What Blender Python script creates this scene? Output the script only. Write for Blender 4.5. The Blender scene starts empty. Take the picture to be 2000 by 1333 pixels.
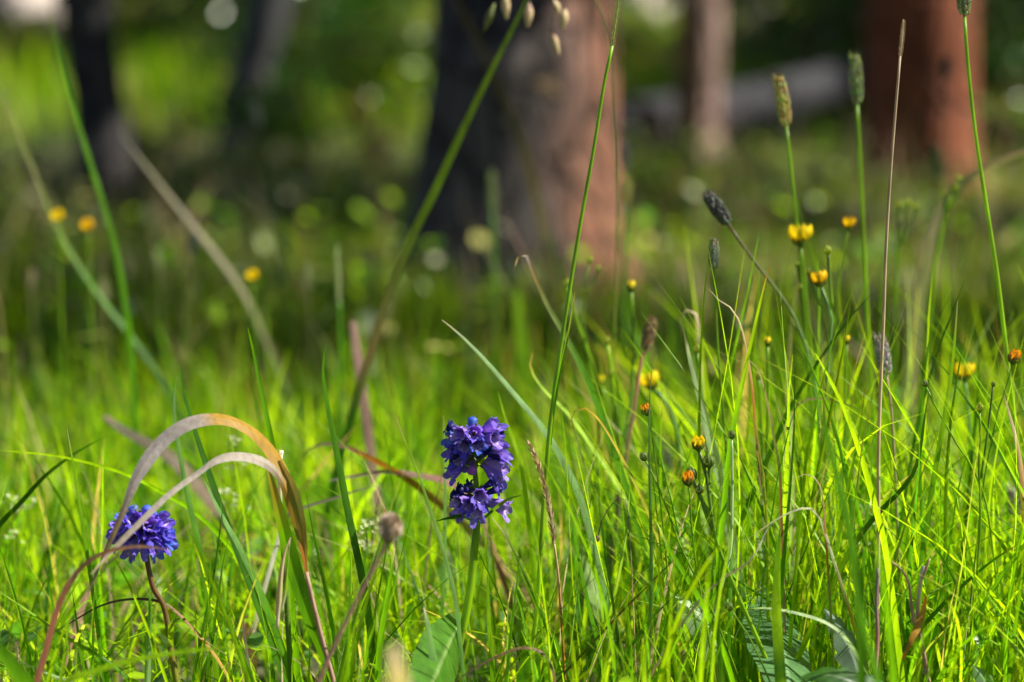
import bpy, math, random
import numpy as np
from mathutils import Vector, Matrix, noise

random.seed(7)
RNG = np.random.default_rng(11)
SC = bpy.context.scene
COL = SC.collection

# ------------------------------------------------------------------ camera
CAM_H = 0.34
LENS = 85.0
K = 36.0 / LENS / 2000.0            # one photograph pixel at 1 m
HORIZON = 100.0
PITCH = math.atan((666.5 - HORIZON) * K)
FOCUS = 1.13
cam_d = bpy.data.cameras.new('camera')
cam = bpy.data.objects.new('camera', cam_d)
COL.objects.link(cam)
cam.location = (0, 0, CAM_H)
cam.rotation_euler = (math.radians(90) - PITCH, 0, 0)
cam_d.lens = LENS
cam_d.sensor_width = 36
cam_d.clip_start = 0.05
cam_d.clip_end = 2000
cam_d.dof.use_dof = True
cam_d.dof.focus_distance = FOCUS
cam_d.dof.aperture_fstop = 5.0
SC.camera = cam

# ------------------------------------------------------------------ light
SUN_AZ = math.radians(87)           # from +Y (view direction) clockwise
SUN_EL = math.radians(50)
SUN_DIR = Vector((math.sin(SUN_AZ) * math.cos(SUN_EL), math.cos(SUN_AZ) * math.cos(SUN_EL), math.sin(SUN_EL)))
w = bpy.data.worlds.new('World')
SC.world = w
w.use_nodes = True
nt = w.node_tree
nt.nodes.clear()
sky = nt.nodes.new('ShaderNodeTexSky')
sky.sky_type = 'NISHITA'
sky.sun_disc = False
sky.sun_elevation = SUN_EL
sky.sun_rotation = SUN_AZ
bg = nt.nodes.new('ShaderNodeBackground')
bg.inputs['Strength'].default_value = 0.05
out = nt.nodes.new('ShaderNodeOutputWorld')
nt.links.new(sky.outputs[0], bg.inputs[0])
nt.links.new(bg.outputs[0], out.inputs[0])
sun_d = bpy.data.lights.new('sun', 'SUN')
sun_d.energy = 5.0
sun_d.angle = math.radians(0.53)
sun_d.color = (1.0, 0.95, 0.86)
sun = bpy.data.objects.new('sun', sun_d)
COL.objects.link(sun)
sun.location = (6, 2, 8)
sun.rotation_euler = SUN_DIR.to_track_quat('Z', 'Y').to_euler()
SC.view_settings.view_transform = 'Standard'
SC.view_settings.look = 'None'
SC.view_settings.gamma = 1
SC.view_settings.exposure = 1.2
SC.view_settings.use_curve_mapping = False
SC.cycles.use_denoising = True
SC.cycles.max_bounces = 8
SC.cycles.transmission_bounces = 6
SC.cycles.sample_clamp_indirect = 6

# ------------------------------------------------------------------ basics
CP, SP = math.cos(PITCH), math.sin(PITCH)
FWD = Vector((0, CP, -SP))
UPV = Vector((0, SP, CP))
RIGHT = Vector((1, 0, 0))
CAM = Vector((0, 0, CAM_H))

def P(x, y, d):
    """the point of the place that stands d metres ahead on the line of a photograph pixel"""
    return CAM + d * (FWD + RIGHT * ((x - 1000) * K) - UPV * ((y - 666.5) * K))

def ground_np(X, Y):
    far = np.clip(Y - 7.0, 0, None)
    hill = 0.05 * far * far / (far + 4.0)
    hill = np.where(hill > 6, 6 + (hill - 6) * 0.2, hill)
    und = 0.012 * np.sin(X * 1.7 + 0.6) * np.cos(Y * 1.3) + 0.03 * np.sin(X * 0.45 + Y * 0.31) * np.clip(Y / 6.0 - 0.4, 0, 1)
    return hill + und

def G(x, y):
    return float(ground_np(np.array([x]), np.array([y]))[0])

def tag(o, label=None, cat=None, group=None, kind=None):
    if label: o['label'] = label
    if cat: o['category'] = cat
    if group: o['group'] = group
    if kind: o['kind'] = kind
    return o

def thing(name, label, cat, loc, group=None):
    o = bpy.data.objects.new(name, None)
    o.empty_display_size = 0.02
    COL.objects.link(o)
    o.location = loc
    return tag(o, label, cat, group)

def catmull(pts, n):
    pts = [Vector(p) for p in pts]
    if len(pts) == 2:
        return [pts[0].lerp(pts[1], i / (n - 1)) for i in range(n)]
    ext = [pts[0] * 2 - pts[1]] + pts + [pts[-1] * 2 - pts[-2]]
    L = [0]
    for a, b in zip(pts, pts[1:]):
        L.append(L[-1] + max((b - a).length, 1e-9))
    res = []
    for i in range(n):
        s = L[-1] * i / (n - 1)
        j = 0
        while j < len(pts) - 2 and s > L[j + 1]:
            j += 1
        t = (s - L[j]) / (L[j + 1] - L[j])
        p0, p1, p2, p3 = ext[j], ext[j + 1], ext[j + 2], ext[j + 3]
        res.append(0.5 * ((2 * p1) + (p2 - p0) * t + (2 * p0 - 5 * p1 + 4 * p2 - p3) * t * t + (3 * p1 - p0 - 3 * p2 + p3) * t ** 3))
    return res

def lerp_stops(stops, t):
    """stops: values spread evenly from 0 to 1, or (t, value) pairs"""
    if not isinstance(stops[0], tuple) or len(stops[0]) != 2:
        if len(stops) == 1:
            return stops[0]
        stops = [(i / (len(stops) - 1), s) for i, s in enumerate(stops)]
    if t <= stops[0][0]: return stops[0][1]
    for (a, va), (b, vb) in zip(stops, stops[1:]):
        if t <= b:
            f = (t - a) / max(b - a, 1e-9)
            if isinstance(va, (tuple, list)):
                return tuple(p + (q - p) * f for p, q in zip(va, vb))
            return va + (vb - va) * f
    return stops[-1][1]

class MB:
    def __init__(self):
        self.v, self.f, self.c = [], [], []
    def add(self, verts, faces, cols):
        o = len(self.v)
        self.v += [tuple(p) for p in verts]
        self.f += [tuple(i + o for i in fc) for fc in faces]
        self.c += cols if isinstance(cols, list) else [cols] * len(verts)
    def ribbon(self, pts, widths, cols, roll=0.0, fold=0.12, across=3, ripple=0.0, edge=None, face_to=None):
        n = len(pts)
        verts, cc, faces = [], [], []
        prevS = None
        for i, p in enumerate(pts):
            t = i / (n - 1)
            T = (pts[min(i + 1, n - 1)] - pts[max(i - 1, 0)]).normalized()
            view = (face_to if face_to is not None else (p - CAM)).normalized()
            S = T.cross(view)
            S = S.normalized() if S.length > 1e-4 else (prevS or RIGHT.copy())
            if prevS is not None and S.dot(prevS) < 0:
                S = -S
            prevS = S.copy()
            r = roll(t) if callable(roll) else roll
            S = Matrix.Rotation(r, 3, T) @ S
            N = S.cross(T).normalized()
            wd = lerp_stops(widths, t)
            col = lerp_stops(cols, t)
            for j in range(across):
                u = j / (across - 1) * 2 - 1
                off = abs(u) * fold * wd
                if ripple:
                    off += ripple * wd * math.sin(i * 1.9 + abs(u) * 2.0) * (0.4 + 0.6 * abs(u))
                verts.append(p + S * (u * wd / 2) + N * off)
                c = col
                if edge is not None:
                    e = edge(u, t)
                    c = tuple(a + (b - a) * e[1] for a, b in zip(col, e[0]))
                cc.append(c)
        for i in range(n - 1):
            for j in range(across - 1):
                a = i * across + j
                faces.append((a, a + 1, a + across + 1, a + across))
        self.add(verts, faces, cc)
    def tube(self, pts, radii, cols, n=6, cap=True):
        m = len(pts)
        verts, cc, faces = [], [], []
        ref = None
        for i, p in enumerate(pts):
            t = i / (m - 1)
            T = (pts[min(i + 1, m - 1)] - pts[max(i - 1, 0)]).normalized()
            if ref is None:
                ref = T.orthogonal().normalized()
            A = (ref - T * ref.dot(T)).normalized()
            ref = A
            B = T.cross(A)
            r = lerp_stops(radii, t)
            c = lerp_stops(cols, t)
            for j in range(n):
                a = 2 * math.pi * j / n
                verts.append(p + A * (r * math.cos(a)) + B * (r * math.sin(a)))
                cc.append(c)
        for i in range(m - 1):
            for j in range(n):
                a, b = i * n + j, i * n + (j + 1) % n
                faces.append((a, b, b + n, a + n))
        if cap:
            faces.append(tuple(range(n - 1, -1, -1)))
            faces.append(tuple(range((m - 1) * n, m * n)))
        self.add(verts, faces, cc)
    def mesh(self, name, mat, origin=(0, 0, 0), smooth=True):
        me = bpy.data.meshes.new(name)
        o = Vector(origin)
        me.from_pydata([(x - o.x, y - o.y, z - o.z) for x, y, z in self.v], [], self.f)
        at = me.color_attributes.new('Col', 'FLOAT_COLOR', 'POINT')
        arr = np.ones((len(self.v), 4), dtype=np.float32)
        arr[:, :3] = np.array([c[:3] for c in self.c], dtype=np.float32)
        at.data.foreach_set('color', arr.ravel())
        if smooth:
            me.polygons.foreach_set('use_smooth', [True] * len(me.polygons))
        me.materials.append(mat)
        me.update()
        return me
    def build(self, name, mat, parent=None, origin=None, smooth=True):
        if origin is None:
            origin = parent.location if parent is not None else (0, 0, 0)
        o = bpy.data.objects.new(name, self.mesh(name, mat, origin, smooth))
        COL.objects.link(o)
        if parent is not None:
            o.parent = parent
        else:
            o.location = origin
        return o

def put(name, mesh, parent, loc=(0, 0, 0), rot=None, scale=None):
    o = bpy.data.objects.new(name, mesh)
    COL.objects.link(o)
    o.parent = parent
    o.location = loc
    if rot is not None:
        o.rotation_mode = 'QUATERNION'
        o.rotation_quaternion = rot
    if scale is not None:
        o.scale = scale if isinstance(scale, (tuple, list)) else (scale,) * 3
    return o

def np_obj(name, V, F, C, mat, parent=None):
    me = bpy.data.meshes.new(name)
    me.vertices.add(len(V))
    me.vertices.foreach_set('co', np.asarray(V, dtype=np.float32).ravel())
    k = F.shape[1]
    me.loops.add(F.size)
    me.loops.foreach_set('vertex_index', F.astype(np.int32).ravel())
    me.polygons.add(len(F))
    me.polygons.foreach_set('loop_start', np.arange(0, F.size, k, dtype=np.int32))
    me.polygons.foreach_set('use_smooth', np.ones(len(F), dtype=bool))
    me.update(calc_edges=True)
    at = me.color_attributes.new('Col', 'FLOAT_COLOR', 'POINT')
    arr = np.ones((len(V), 4), dtype=np.float32)
    arr[:, :3] = C
    at.data.foreach_set('color', arr.ravel())
    me.materials.append(mat)
    o = bpy.data.objects.new(name, me)
    COL.objects.link(o)
    if parent is not None:
        o.parent = parent
    return o

# ------------------------------------------------------------------ materials
def new_mat(name):
    m = bpy.data.materials.new(name)
    m.use_nodes = True
    m.node_tree.nodes.clear()
    return m, m.node_tree.nodes, m.node_tree.links

def plant_mat(name, trans=0.45, rough=0.42, spec=0.45, tint=(1.5, 1.35, 0.5), scale=260.0, var=0.30, stretch=(1, 1, 0.12)):
    m, N, L = new_mat(name)
    o = N.new('ShaderNodeOutputMaterial')
    at = N.new('ShaderNodeAttribute'); at.attribute_name = 'Col'
    tc = N.new('ShaderNodeTexCoord')
    mp = N.new('ShaderNodeMapping'); mp.inputs['Scale'].default_value = stretch
    nz = N.new('ShaderNodeTexNoise'); nz.inputs['Scale'].default_value = scale; nz.inputs['Detail'].default_value = 3
    L.new(tc.outputs['Object'], mp.inputs[0]); L.new(mp.outputs[0], nz.inputs['Vector'])
    mr = N.new('ShaderNodeMapRange')
    mr.inputs['From Min'].default_value = 0.3; mr.inputs['From Max'].default_value = 0.7
    mr.inputs['To Min'].default_value = 1 - var; mr.inputs['To Max'].default_value = 1 + var
    L.new(nz.outputs[0], mr.inputs[0])
    mul = N.new('ShaderNodeVectorMath'); mul.operation = 'SCALE'
    L.new(at.outputs['Color'], mul.inputs[0]); L.new(mr.outputs[0], mul.inputs['Scale'])
    pb = N.new('ShaderNodeBsdfPrincipled')
    pb.inputs['Roughness'].default_value = rough
    pb.inputs['Specular IOR Level'].default_value = spec
    L.new(mul.outputs[0], pb.inputs['Base Color'])
    bp = N.new('ShaderNodeBump'); bp.inputs['Strength'].default_value = 0.25; bp.inputs['Distance'].default_value = 0.0006
    L.new(nz.outputs[0], bp.inputs['Height']); L.new(bp.outputs[0], pb.inputs['Normal'])
    if trans > 0:
        tr = N.new('ShaderNodeBsdfTranslucent')
        gm = N.new('ShaderNodeGamma'); gm.inputs['Gamma'].default_value = 0.92
        L.new(mul.outputs[0], gm.inputs[0])
        tm = N.new('ShaderNodeVectorMath'); tm.operation = 'MULTIPLY'
        tm.inputs[1].default_value = tint
        L.new(gm.outputs[0], tm.inputs[0]); L.new(tm.outputs[0], tr.inputs['Color'])
        mx = N.new('ShaderNodeMixShader'); mx.inputs[0].default_value = trans
        L.new(pb.outputs[0], mx.inputs[1]); L.new(tr.outputs[0], mx.inputs[2])
        L.new(mx.outputs[0], o.inputs[0])
    else:
        L.new(pb.outputs[0], o.inputs[0])
    return m

M = {}
M['blade'] = plant_mat('grass_blade', 0.58, 0.42, 0.18, (2.05, 1.85, 0.6))
M['stem'] = plant_mat('green_stem', 0.35, 0.4, 0.35, (1.8, 1.7, 0.8))
M['dry'] = plant_mat('dry_straw', 0.30, 0.6, 0.3, (0.9, 0.8, 0.6), scale=500, var=0.2)
M['leaf'] = plant_mat('broad_leaf', 0.42, 0.36, 0.4, (1.8, 1.7, 0.7), scale=120, stretch=(1, 1, 1))
M['petal'] = plant_mat('penstemon_petal', 0.50, 0.5, 0.3, (1.05, 0.95, 1.05), scale=700, var=0.22, stretch=(1, 1, 0.3))
M['yellow'] = plant_mat('yellow_petal', 0.40, 0.35, 0.45, (1.0, 0.95, 0.5), scale=300, var=0.12, stretch=(1, 1, 1))
M['seed'] = plant_mat('seed_head', 0.20, 0.65, 0.3, (1.3, 1.2, 0.8), scale=500, var=0.35, stretch=(1, 1, 1))
M['shrub'] = plant_mat('shrub_leaf', 0.40, 0.30, 0.6, (1.4, 1.3, 0.5), scale=20, stretch=(1, 1, 1))
M['needle'] = plant_mat('pine_needles', 0.12, 0.5, 0.3, (1.4, 1.3, 0.6), scale=8, stretch=(1, 1, 1))

def bark_mat(name, warm, grey, dark, split, axis_mix=0.5, scale=9.0, soft=0.12):
    m, N, L = new_mat(name)
    o = N.new('ShaderNodeOutputMaterial')
    pb = N.new('ShaderNodeBsdfPrincipled'); pb.inputs['Roughness'].default_value = 0.85
    pb.inputs['Specular IOR Level'].default_value = 0.2
    tc = N.new('ShaderNodeTexCoord')
    mp = N.new('ShaderNodeMapping'); mp.inputs['Scale'].default_value = (1, 1, 0.45)
    L.new(tc.outputs['Object'], mp.inputs[0])
    vo = N.new('ShaderNodeTexVoronoi'); vo.feature = 'DISTANCE_TO_EDGE'; vo.inputs['Scale'].default_value = scale * 2
    nz = N.new('ShaderNodeTexNoise'); nz.inputs['Scale'].default_value = scale; nz.inputs['Detail'].default_value = 6
    L.new(mp.outputs[0], nz.inputs['Vector'])
    wv = N.new('ShaderNodeVectorMath'); wv.operation = 'MULTIPLY_ADD'
    wv.inputs[1].default_value = (0.12, 0.12, 0.12)
    L.new(nz.outputs['Color'], wv.inputs[0]); L.new(mp.outputs[0], wv.inputs[2])
    L.new(wv.outputs[0], vo.inputs['Vector'])
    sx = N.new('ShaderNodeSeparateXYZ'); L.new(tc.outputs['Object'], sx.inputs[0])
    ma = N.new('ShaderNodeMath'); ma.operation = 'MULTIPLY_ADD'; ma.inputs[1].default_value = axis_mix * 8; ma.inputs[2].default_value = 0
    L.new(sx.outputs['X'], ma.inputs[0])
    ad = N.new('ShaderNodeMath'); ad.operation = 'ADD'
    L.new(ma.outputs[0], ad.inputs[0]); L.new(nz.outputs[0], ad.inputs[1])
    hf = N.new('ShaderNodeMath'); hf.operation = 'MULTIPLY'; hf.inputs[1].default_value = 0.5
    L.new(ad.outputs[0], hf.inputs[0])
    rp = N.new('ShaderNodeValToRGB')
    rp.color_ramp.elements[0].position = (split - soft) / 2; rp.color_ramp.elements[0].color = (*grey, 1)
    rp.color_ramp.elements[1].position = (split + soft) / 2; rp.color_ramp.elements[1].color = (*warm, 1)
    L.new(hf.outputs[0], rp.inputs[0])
    cr = N.new('ShaderNodeMapRange'); cr.inputs['From Max'].default_value = 0.12
    L.new(vo.outputs[0], cr.inputs[0])
    mx = N.new('ShaderNodeMix'); mx.data_type = 'RGBA'
    mx.inputs['A'].default_value = (*dark, 1)
    L.new(cr.outputs[0], mx.inputs['Factor']); L.new(rp.outputs[0], mx.inputs['B'])
    L.new(mx.outputs['Result'], pb.inputs['Base Color'])
    bp = N.new('ShaderNodeBump'); bp.inputs['Strength'].default_value = 0.8; bp.inputs['Distance'].default_value = 0.012
    L.new(cr.outputs[0], bp.inputs['Height']); L.new(bp.outputs[0], pb.inputs['Normal'])
    L.new(pb.outputs[0], o.inputs[0])
    return m

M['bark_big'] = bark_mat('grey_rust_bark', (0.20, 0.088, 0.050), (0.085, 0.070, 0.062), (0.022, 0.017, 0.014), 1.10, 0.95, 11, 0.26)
M['bark_red'] = bark_mat('terracotta_bark', (0.24, 0.075, 0.032), (0.18, 0.055, 0.025), (0.09, 0.030, 0.016), 0.50, 0.10, 7, 0.25)
M['bark_dark'] = bark_mat('charcoal_bark', (0.06, 0.045, 0.04), (0.045, 0.042, 0.042), (0.015, 0.014, 0.014), 0.55, 0.1)
M['bark_pale'] = bark_mat('pinkish_grey_bark', (0.34, 0.23, 0.19), (0.20, 0.11, 0.05), (0.09, 0.05, 0.03), 0.46, 0.9)
M['wood_grey'] = bark_mat('weathered_wood', (0.042, 0.041, 0.046), (0.03, 0.029, 0.033), (0.012, 0.012, 0.013), 0.5, 0.0, 6)
M['bark_smoke'] = bark_mat('smoke_grey_bark', (0.10, 0.098, 0.10), (0.07, 0.068, 0.07), (0.03, 0.03, 0.032), 0.5, 0.0, 6, 0.25)
M['rock'] = bark_mat('pale_rock', (0.62, 0.53, 0.47), (0.48, 0.42, 0.38), (0.40, 0.35, 0.31), 0.5, 0.0, 3)

def ground_mat():
    m, N, L = new_mat('meadow_soil')
    o = N.new('ShaderNodeOutputMaterial')
    pb = N.new('ShaderNodeBsdfPrincipled'); pb.inputs['Roughness'].default_value = 0.95
    tc = N.new('ShaderNodeTexCoord')
    n1 = N.new('ShaderNodeTexNoise'); n1.inputs['Scale'].default_value = 1.6; n1.inputs['Detail'].default_value = 8
    n2 = N.new('ShaderNodeTexNoise'); n2.inputs['Scale'].default_value = 45; n2.inputs['Detail'].default_value = 5
    L.new(tc.outputs['Object'], n1.inputs['Vector']); L.new(tc.outputs['Object'], n2.inputs['Vector'])
    r1 = N.new('ShaderNodeValToRGB')
    e = r1.color_ramp.elements
    e[0].position = 0.36; e[0].color = (0.030, 0.045, 0.010, 1)
    e[1].position = 0.66; e[1].color = (0.115, 0.085, 0.05, 1)
    L.new(n1.outputs[0], r1.inputs[0])
    mr = N.new('ShaderNodeMapRange'); mr.inputs['To Min'].default_value = 0.5; mr.inputs['To Max'].default_value = 1.4
    L.new(n2.outputs[0], mr.inputs[0])
    mu = N.new('ShaderNodeVectorMath'); mu.operation = 'SCALE'
    L.new(r1.outputs[0], mu.inputs[0]); L.new(mr.outputs[0], mu.inputs['Scale'])
    L.new(mu.outputs[0], pb.inputs['Base Color'])
    bp = N.new('ShaderNodeBump'); bp.inputs['Strength'].default_value = 0.6; bp.inputs['Distance'].default_value = 0.01
    L.new(n2.outputs[0], bp.inputs['Height']); L.new(bp.outputs[0], pb.inputs['Normal'])
    L.new(pb.outputs[0], o.inputs[0])
    return m
M['soil'] = ground_mat()

# palette (real pigment colours)
GR = (0.080, 0.225, 0.004); YG = (0.170, 0.310, 0.005); DG = (0.030, 0.100, 0.006)
BLU = (0.17, 0.30, 0.10); PALE = (0.40, 0.50, 0.28); TAN = (0.47, 0.35, 0.21); STRAW = (0.60, 0.46, 0.25)
ORG = (0.42, 0.15, 0.012); GOLD = (0.40, 0.23, 0.02); RED = (0.33, 0.07, 0.035); PINK = (0.50, 0.26, 0.19)
GREY = (0.25, 0.205, 0.195); LGREY = (0.36, 0.31, 0.30); BRN = (0.12, 0.075, 0.035); OLV = (0.16, 0.17, 0.05)
WHT = (0.70, 0.64, 0.50); LIME = (0.255, 0.420, 0.006)

# ------------------------------------------------------------------ ground
def make_ground():
    xs = np.concatenate([-np.geomspace(300, 6, 26), np.linspace(-5.6, 5.6, 75), np.geomspace(6, 300, 26)])
    ys = np.concatenate([-np.geomspace(200, 3, 20), np.linspace(-2.6, 16, 120), np.geomspace(16.4, 500, 44)])
    X, Y = np.meshgrid(xs, ys)
    Z = ground_np(X, Y)
    V = np.stack([X, Y, Z], -1).reshape(-1, 3)
    nx, ny = len(xs), len(ys)
    i, j = np.meshgrid(np.arange(nx - 1), np.arange(ny - 1))
    a = (j * nx + i).ravel()
    F = np.stack([a, a + 1, a + nx + 1, a + nx], -1)
    o = np_obj('ground', V, F, np.full((len(V), 3), 0.1), M['soil'])
    tag(o, 'brown soil under the meadow grass, rising gently to the woods', 'ground', kind='structure')
make_ground()

# ------------------------------------------------------------------ meadow grass in masses
def project_np(Pt):
    R = Pt - np.array([0, 0, CAM_H])
    dep = R[..., 1] * CP - R[..., 2] * SP
    up = R[..., 1] * SP + R[..., 2] * CP
    x = 1000 + R[..., 0] / dep / K
    y = 666.5 - up / dep / K
    return x, y, dep

KEEP = [(850, 795, 1010, 1035, 1.16), (205, 975, 355, 1095, 1.16), (850, 1030, 960, 1345, 1.128),
        (160, 805, 640, 1010, 1.13), (530, 1000, 660, 1340, 1.10), (10, 1235, 65, 1345, 1.09), (930, 1180, 1010, 1345, 1.09), (260, 1080, 370, 1330, 1.10), (1440, 1140, 1760, 1345, 1.13), (775, 1195, 935, 1345, 1.15), (1330, 840, 1420, 960, 1.08)]

def grass_mass(name, label, cx, cy, per, spread, h0, h1, w0, w1, palette, weights, mat, seg=6, lean=(0.1, 0.6), keep=True, hfun=None, outward=0.5):
    """tufts at (cx, cy); per blades each"""
    nt_ = len(cx)
    n = nt_ * per
    tuft = np.repeat(np.arange(nt_), per)
    ang = RNG.uniform(0, 2 * np.pi, n)
    rad = spread * np.sqrt(RNG.uniform(0, 1, n))
    bx = cx[tuft] + rad * np.cos(ang)
    by = cy[tuft] + rad * np.sin(ang)
    h = RNG.uniform(h0, h1, n) * np.repeat(RNG.uniform(0.7, 1.2, nt_), per)
    if hfun is not None:
        h *= hfun(bx, by)
    wdt = RNG.uniform(w0, w1, n)
    ln = RNG.uniform(lean[0], lean[1], n) ** 1.3
    la = np.where(RNG.uniform(0, 1, n) < outward, ang, RNG.uniform(0, 2 * np.pi, n)) + RNG.normal(0, 0.5, n)
    dr = RNG.uniform(0.0, 0.45, n) * ln
    fa = RNG.uniform(0, 2 * np.pi, n)
    t = np.linspace(0, 1, seg + 1)[None, :]
    hx = (ln[:, None] * h[:, None]) * t ** 1.9
    Zr = h[:, None] * (t * np.sqrt(np.clip(1 - 0.45 * ln[:, None] ** 2, 0.2, 1)) - dr[:, None] * t ** 3)
    X = bx[:, None] + hx * np.cos(la)[:, None] + 0.02 * h[:, None] * np.sin(t * 5 + fa[:, None])
    Y = by[:, None] + hx * np.sin(la)[:, None]
    Z = ground_np(bx, by)[:, None] - 0.004 + Zr
    W = wdt[:, None] * np.clip(np.minimum(0.55 + t * 1.6, 1.0) * (1 - t ** 2.2), 0.03, 1)
    tw = fa[:, None] + t * RNG.uniform(-0.9, 0.9, n)[:, None]
    sx, sy = np.cos(tw), np.sin(tw)
    pal = np.array(palette)
    ci = RNG.choice(len(pal), n, p=np.array(weights) / np.sum(weights))
    base = pal[ci] * RNG.uniform(0.7, 1.35, (n, 1))
    tip = base * RNG.uniform(0.85, 1.2, (n, 3))
    dead = RNG.uniform(0, 1, n) < 0.07
    tip[dead] = np.array([0.40, 0.28, 0.13])
    tt = (t[..., None] ** 3)
    C = base[:, None, :] * (1 - tt) + tip[:, None, :] * tt
    ok = np.ones(n, bool)
    ctr = np.stack([X, Y, Z], -1)
    px, py, dp = project_np(ctr)
    if keep:
        for (x0, y0, x1, y1, dmax) in KEEP:
            hit = (px > x0) & (px < x1) & (py > y0) & (py < y1) & (dp < dmax)
            ok &= ~hit.any(1)
    ok &= ~((dp < 0.42) & (Z > 0.12)).any(1)
    ctr, W, sx, sy, C = ctr[ok], W[ok], sx[ok], sy[ok], C[ok]
    n = len(ctr)
    s = np.stack([sx, sy, np.zeros_like(sx)], -1)
    fold = np.stack([-sy, sx, np.zeros_like(sx)], -1)
    Lf = ctr - s * W[..., None] / 2 + fold * W[..., None] * 0.16
    Rt = ctr + s * W[..., None] / 2 + fold * W[..., None] * 0.16
    V = np.stack([Lf, ctr, Rt], 2)                                 # n, seg+1, 3, 3
    Cc = np.repeat(C[:, :, None, :], 3, 2)
    k = np.arange(seg)[:, None] * 3 + np.arange(2)[None, :]
    a = k.ravel()
    q = np.stack([a, a + 1, a + 4, a + 3], -1)
    F = (np.arange(n)[:, None, None] * ((seg + 1) * 3) + q[None]).reshape(-1, 4)
    o = np_obj(name, V.reshape(-1, 3), F, Cc.reshape(-1, 3), mat)
    tag(o, label, 'grass', kind='stuff')
    return o

def scatter(n, y0, y1, half, power=1.0, pad=0.2):
    y = y0 + (y1 - y0) * RNG.uniform(0, 1, n) ** power
    x = RNG.uniform(-1, 1, n) * (half * y + pad)
    return x, y

G_PAL = [GR, YG, DG, LIME, (0.10, 0.20, 0.06), TAN]
G_W = [0.32, 0.32, 0.06, 0.24, 0.03, 0.03]

SHADED_PAL = [tuple(v * 0.42 for v in c) for c in G_PAL[:4]] + [(0.05, 0.10, 0.03), OLV]  # meadow colours darkened: shade under the pines put into the grass colour
def right_tall(x, y):
    px = x / (y * K) + 1000
    return 1 + 0.55 * np.clip((px - 1080) / 250, 0, 1) * np.clip((2.0 - y) / 0.5, 0, 1) * np.clip((y - 0.98) / 0.12, 0, 1)

def by_trunks(x, y):
    return 1 - 0.42 * np.clip((y - 2.3) / 0.9, 0, 1)

def build_grass():
    # short sward round and in front of the camera
    x, y = scatter(170, 0.42, 0.95, 0.30, 0.8, 0.2)
    grass_mass('meadow_grass', 'short fine meadow grass this side of the purple flowers', x, y, 7, 0.03, 0.05, 0.13, 0.0011, 0.0024, G_PAL, G_W, M['blade'])
    x, y = scatter(520, 0.98, 1.32, 0.30, 1.0, 0.2)
    xr, yr = scatter(330, 1.1, 1.4, 0.30, 1.0, 0.2)
    mr_ = xr > 0.10 * yr
    x = np.concatenate([x, xr[mr_]]); y = np.concatenate([y, yr[mr_]])
    grass_mass('meadow_grass', 'fine separate blades standing around the purple flowers', x, y, 7, 0.035, 0.06, 0.155, 0.0009, 0.0034, G_PAL, G_W, M['blade'], seg=8, hfun=right_tall, lean=(0.1, 0.95))
    x, y = scatter(1250, 1.34, 2.0, 0.30, 0.9, 0.25)
    grass_mass('meadow_grass', 'dense sunlit yellow-green meadow grass just behind the purple flowers', x, y, 9, 0.035, 0.05, 0.14, 0.0020, 0.0050, G_PAL, G_W, M['blade'], seg=6, hfun=right_tall, lean=(0.15, 1.0))
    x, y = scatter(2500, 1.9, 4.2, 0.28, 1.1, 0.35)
    grass_mass('meadow_grass', 'soft tall meadow grass between the flowers and the thick pine', x, y, 9, 0.05, 0.06, 0.16, 0.0018, 0.0042, SHADED_PAL, G_W, M['blade'], hfun=by_trunks)
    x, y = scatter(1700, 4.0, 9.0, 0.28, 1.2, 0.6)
    grass_mass('meadow_grass', 'blurred grass among the pine trunks', x, y, 8, 0.10, 0.03, 0.10, 0.004, 0.008, SHADED_PAL[:4] + [OLV, (0.25, 0.2, 0.12)], [0.34, 0.24, 0.16, 0.08, 0.12, 0.06], M['blade'], seg=4, keep=False)
    x, y = scatter(2600, 8.5, 34.0, 0.30, 1.3, 1.5)
    grass_mass('meadow_grass', 'far sunlit grass on the slope beyond the trunks', x, y, 7, 0.25, 0.12, 0.32, 0.012, 0.03, G_PAL[:4] + [TAN], [0.3, 0.36, 0.06, 0.2, 0.08], M['blade'], seg=3, keep=False)
    # beside and behind the camera
    x = RNG.uniform(-3.0, 3.0, 1500); y = RNG.uniform(-1.2, 4.5, 1500)
    m = np.abs(x) > 0.30 * np.clip(y, 0, None) + 0.25
    grass_mass('meadow_grass', 'meadow grass spreading to both sides beyond the picture', x[m], y[m], 7, 0.08, 0.06, 0.15, 0.002, 0.005, G_PAL, G_W, M['blade'], seg=4, keep=False)
    # dry straw and fine stems
    x, y = scatter(210, 0.98, 2.2, 0.28, 1.0, 0.15)
    o = grass_mass('dry_grass', 'thin dry straw stalks tangled in the green meadow grass', x, y, 3, 0.05, 0.07, 0.17, 0.0007, 0.0016, [TAN, STRAW, PINK, ORG, BRN], [0.3, 0.3, 0.15, 0.15, 0.1], M['dry'], lean=(0.2, 1.1))
    x, y = scatter(340, 1.7, 6.0, 0.27, 1.0, 0.3)
    o = grass_mass('dry_grass', 'pale dead stalks standing in the shaded grass by the trunks', x, y, 3, 0.08, 0.10, 0.27, 0.0015, 0.0035, [TAN, STRAW, PINK, OLV], [0.3, 0.3, 0.15, 0.25], M['dry'], lean=(0.1, 0.7), keep=False)
build_grass()

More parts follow.
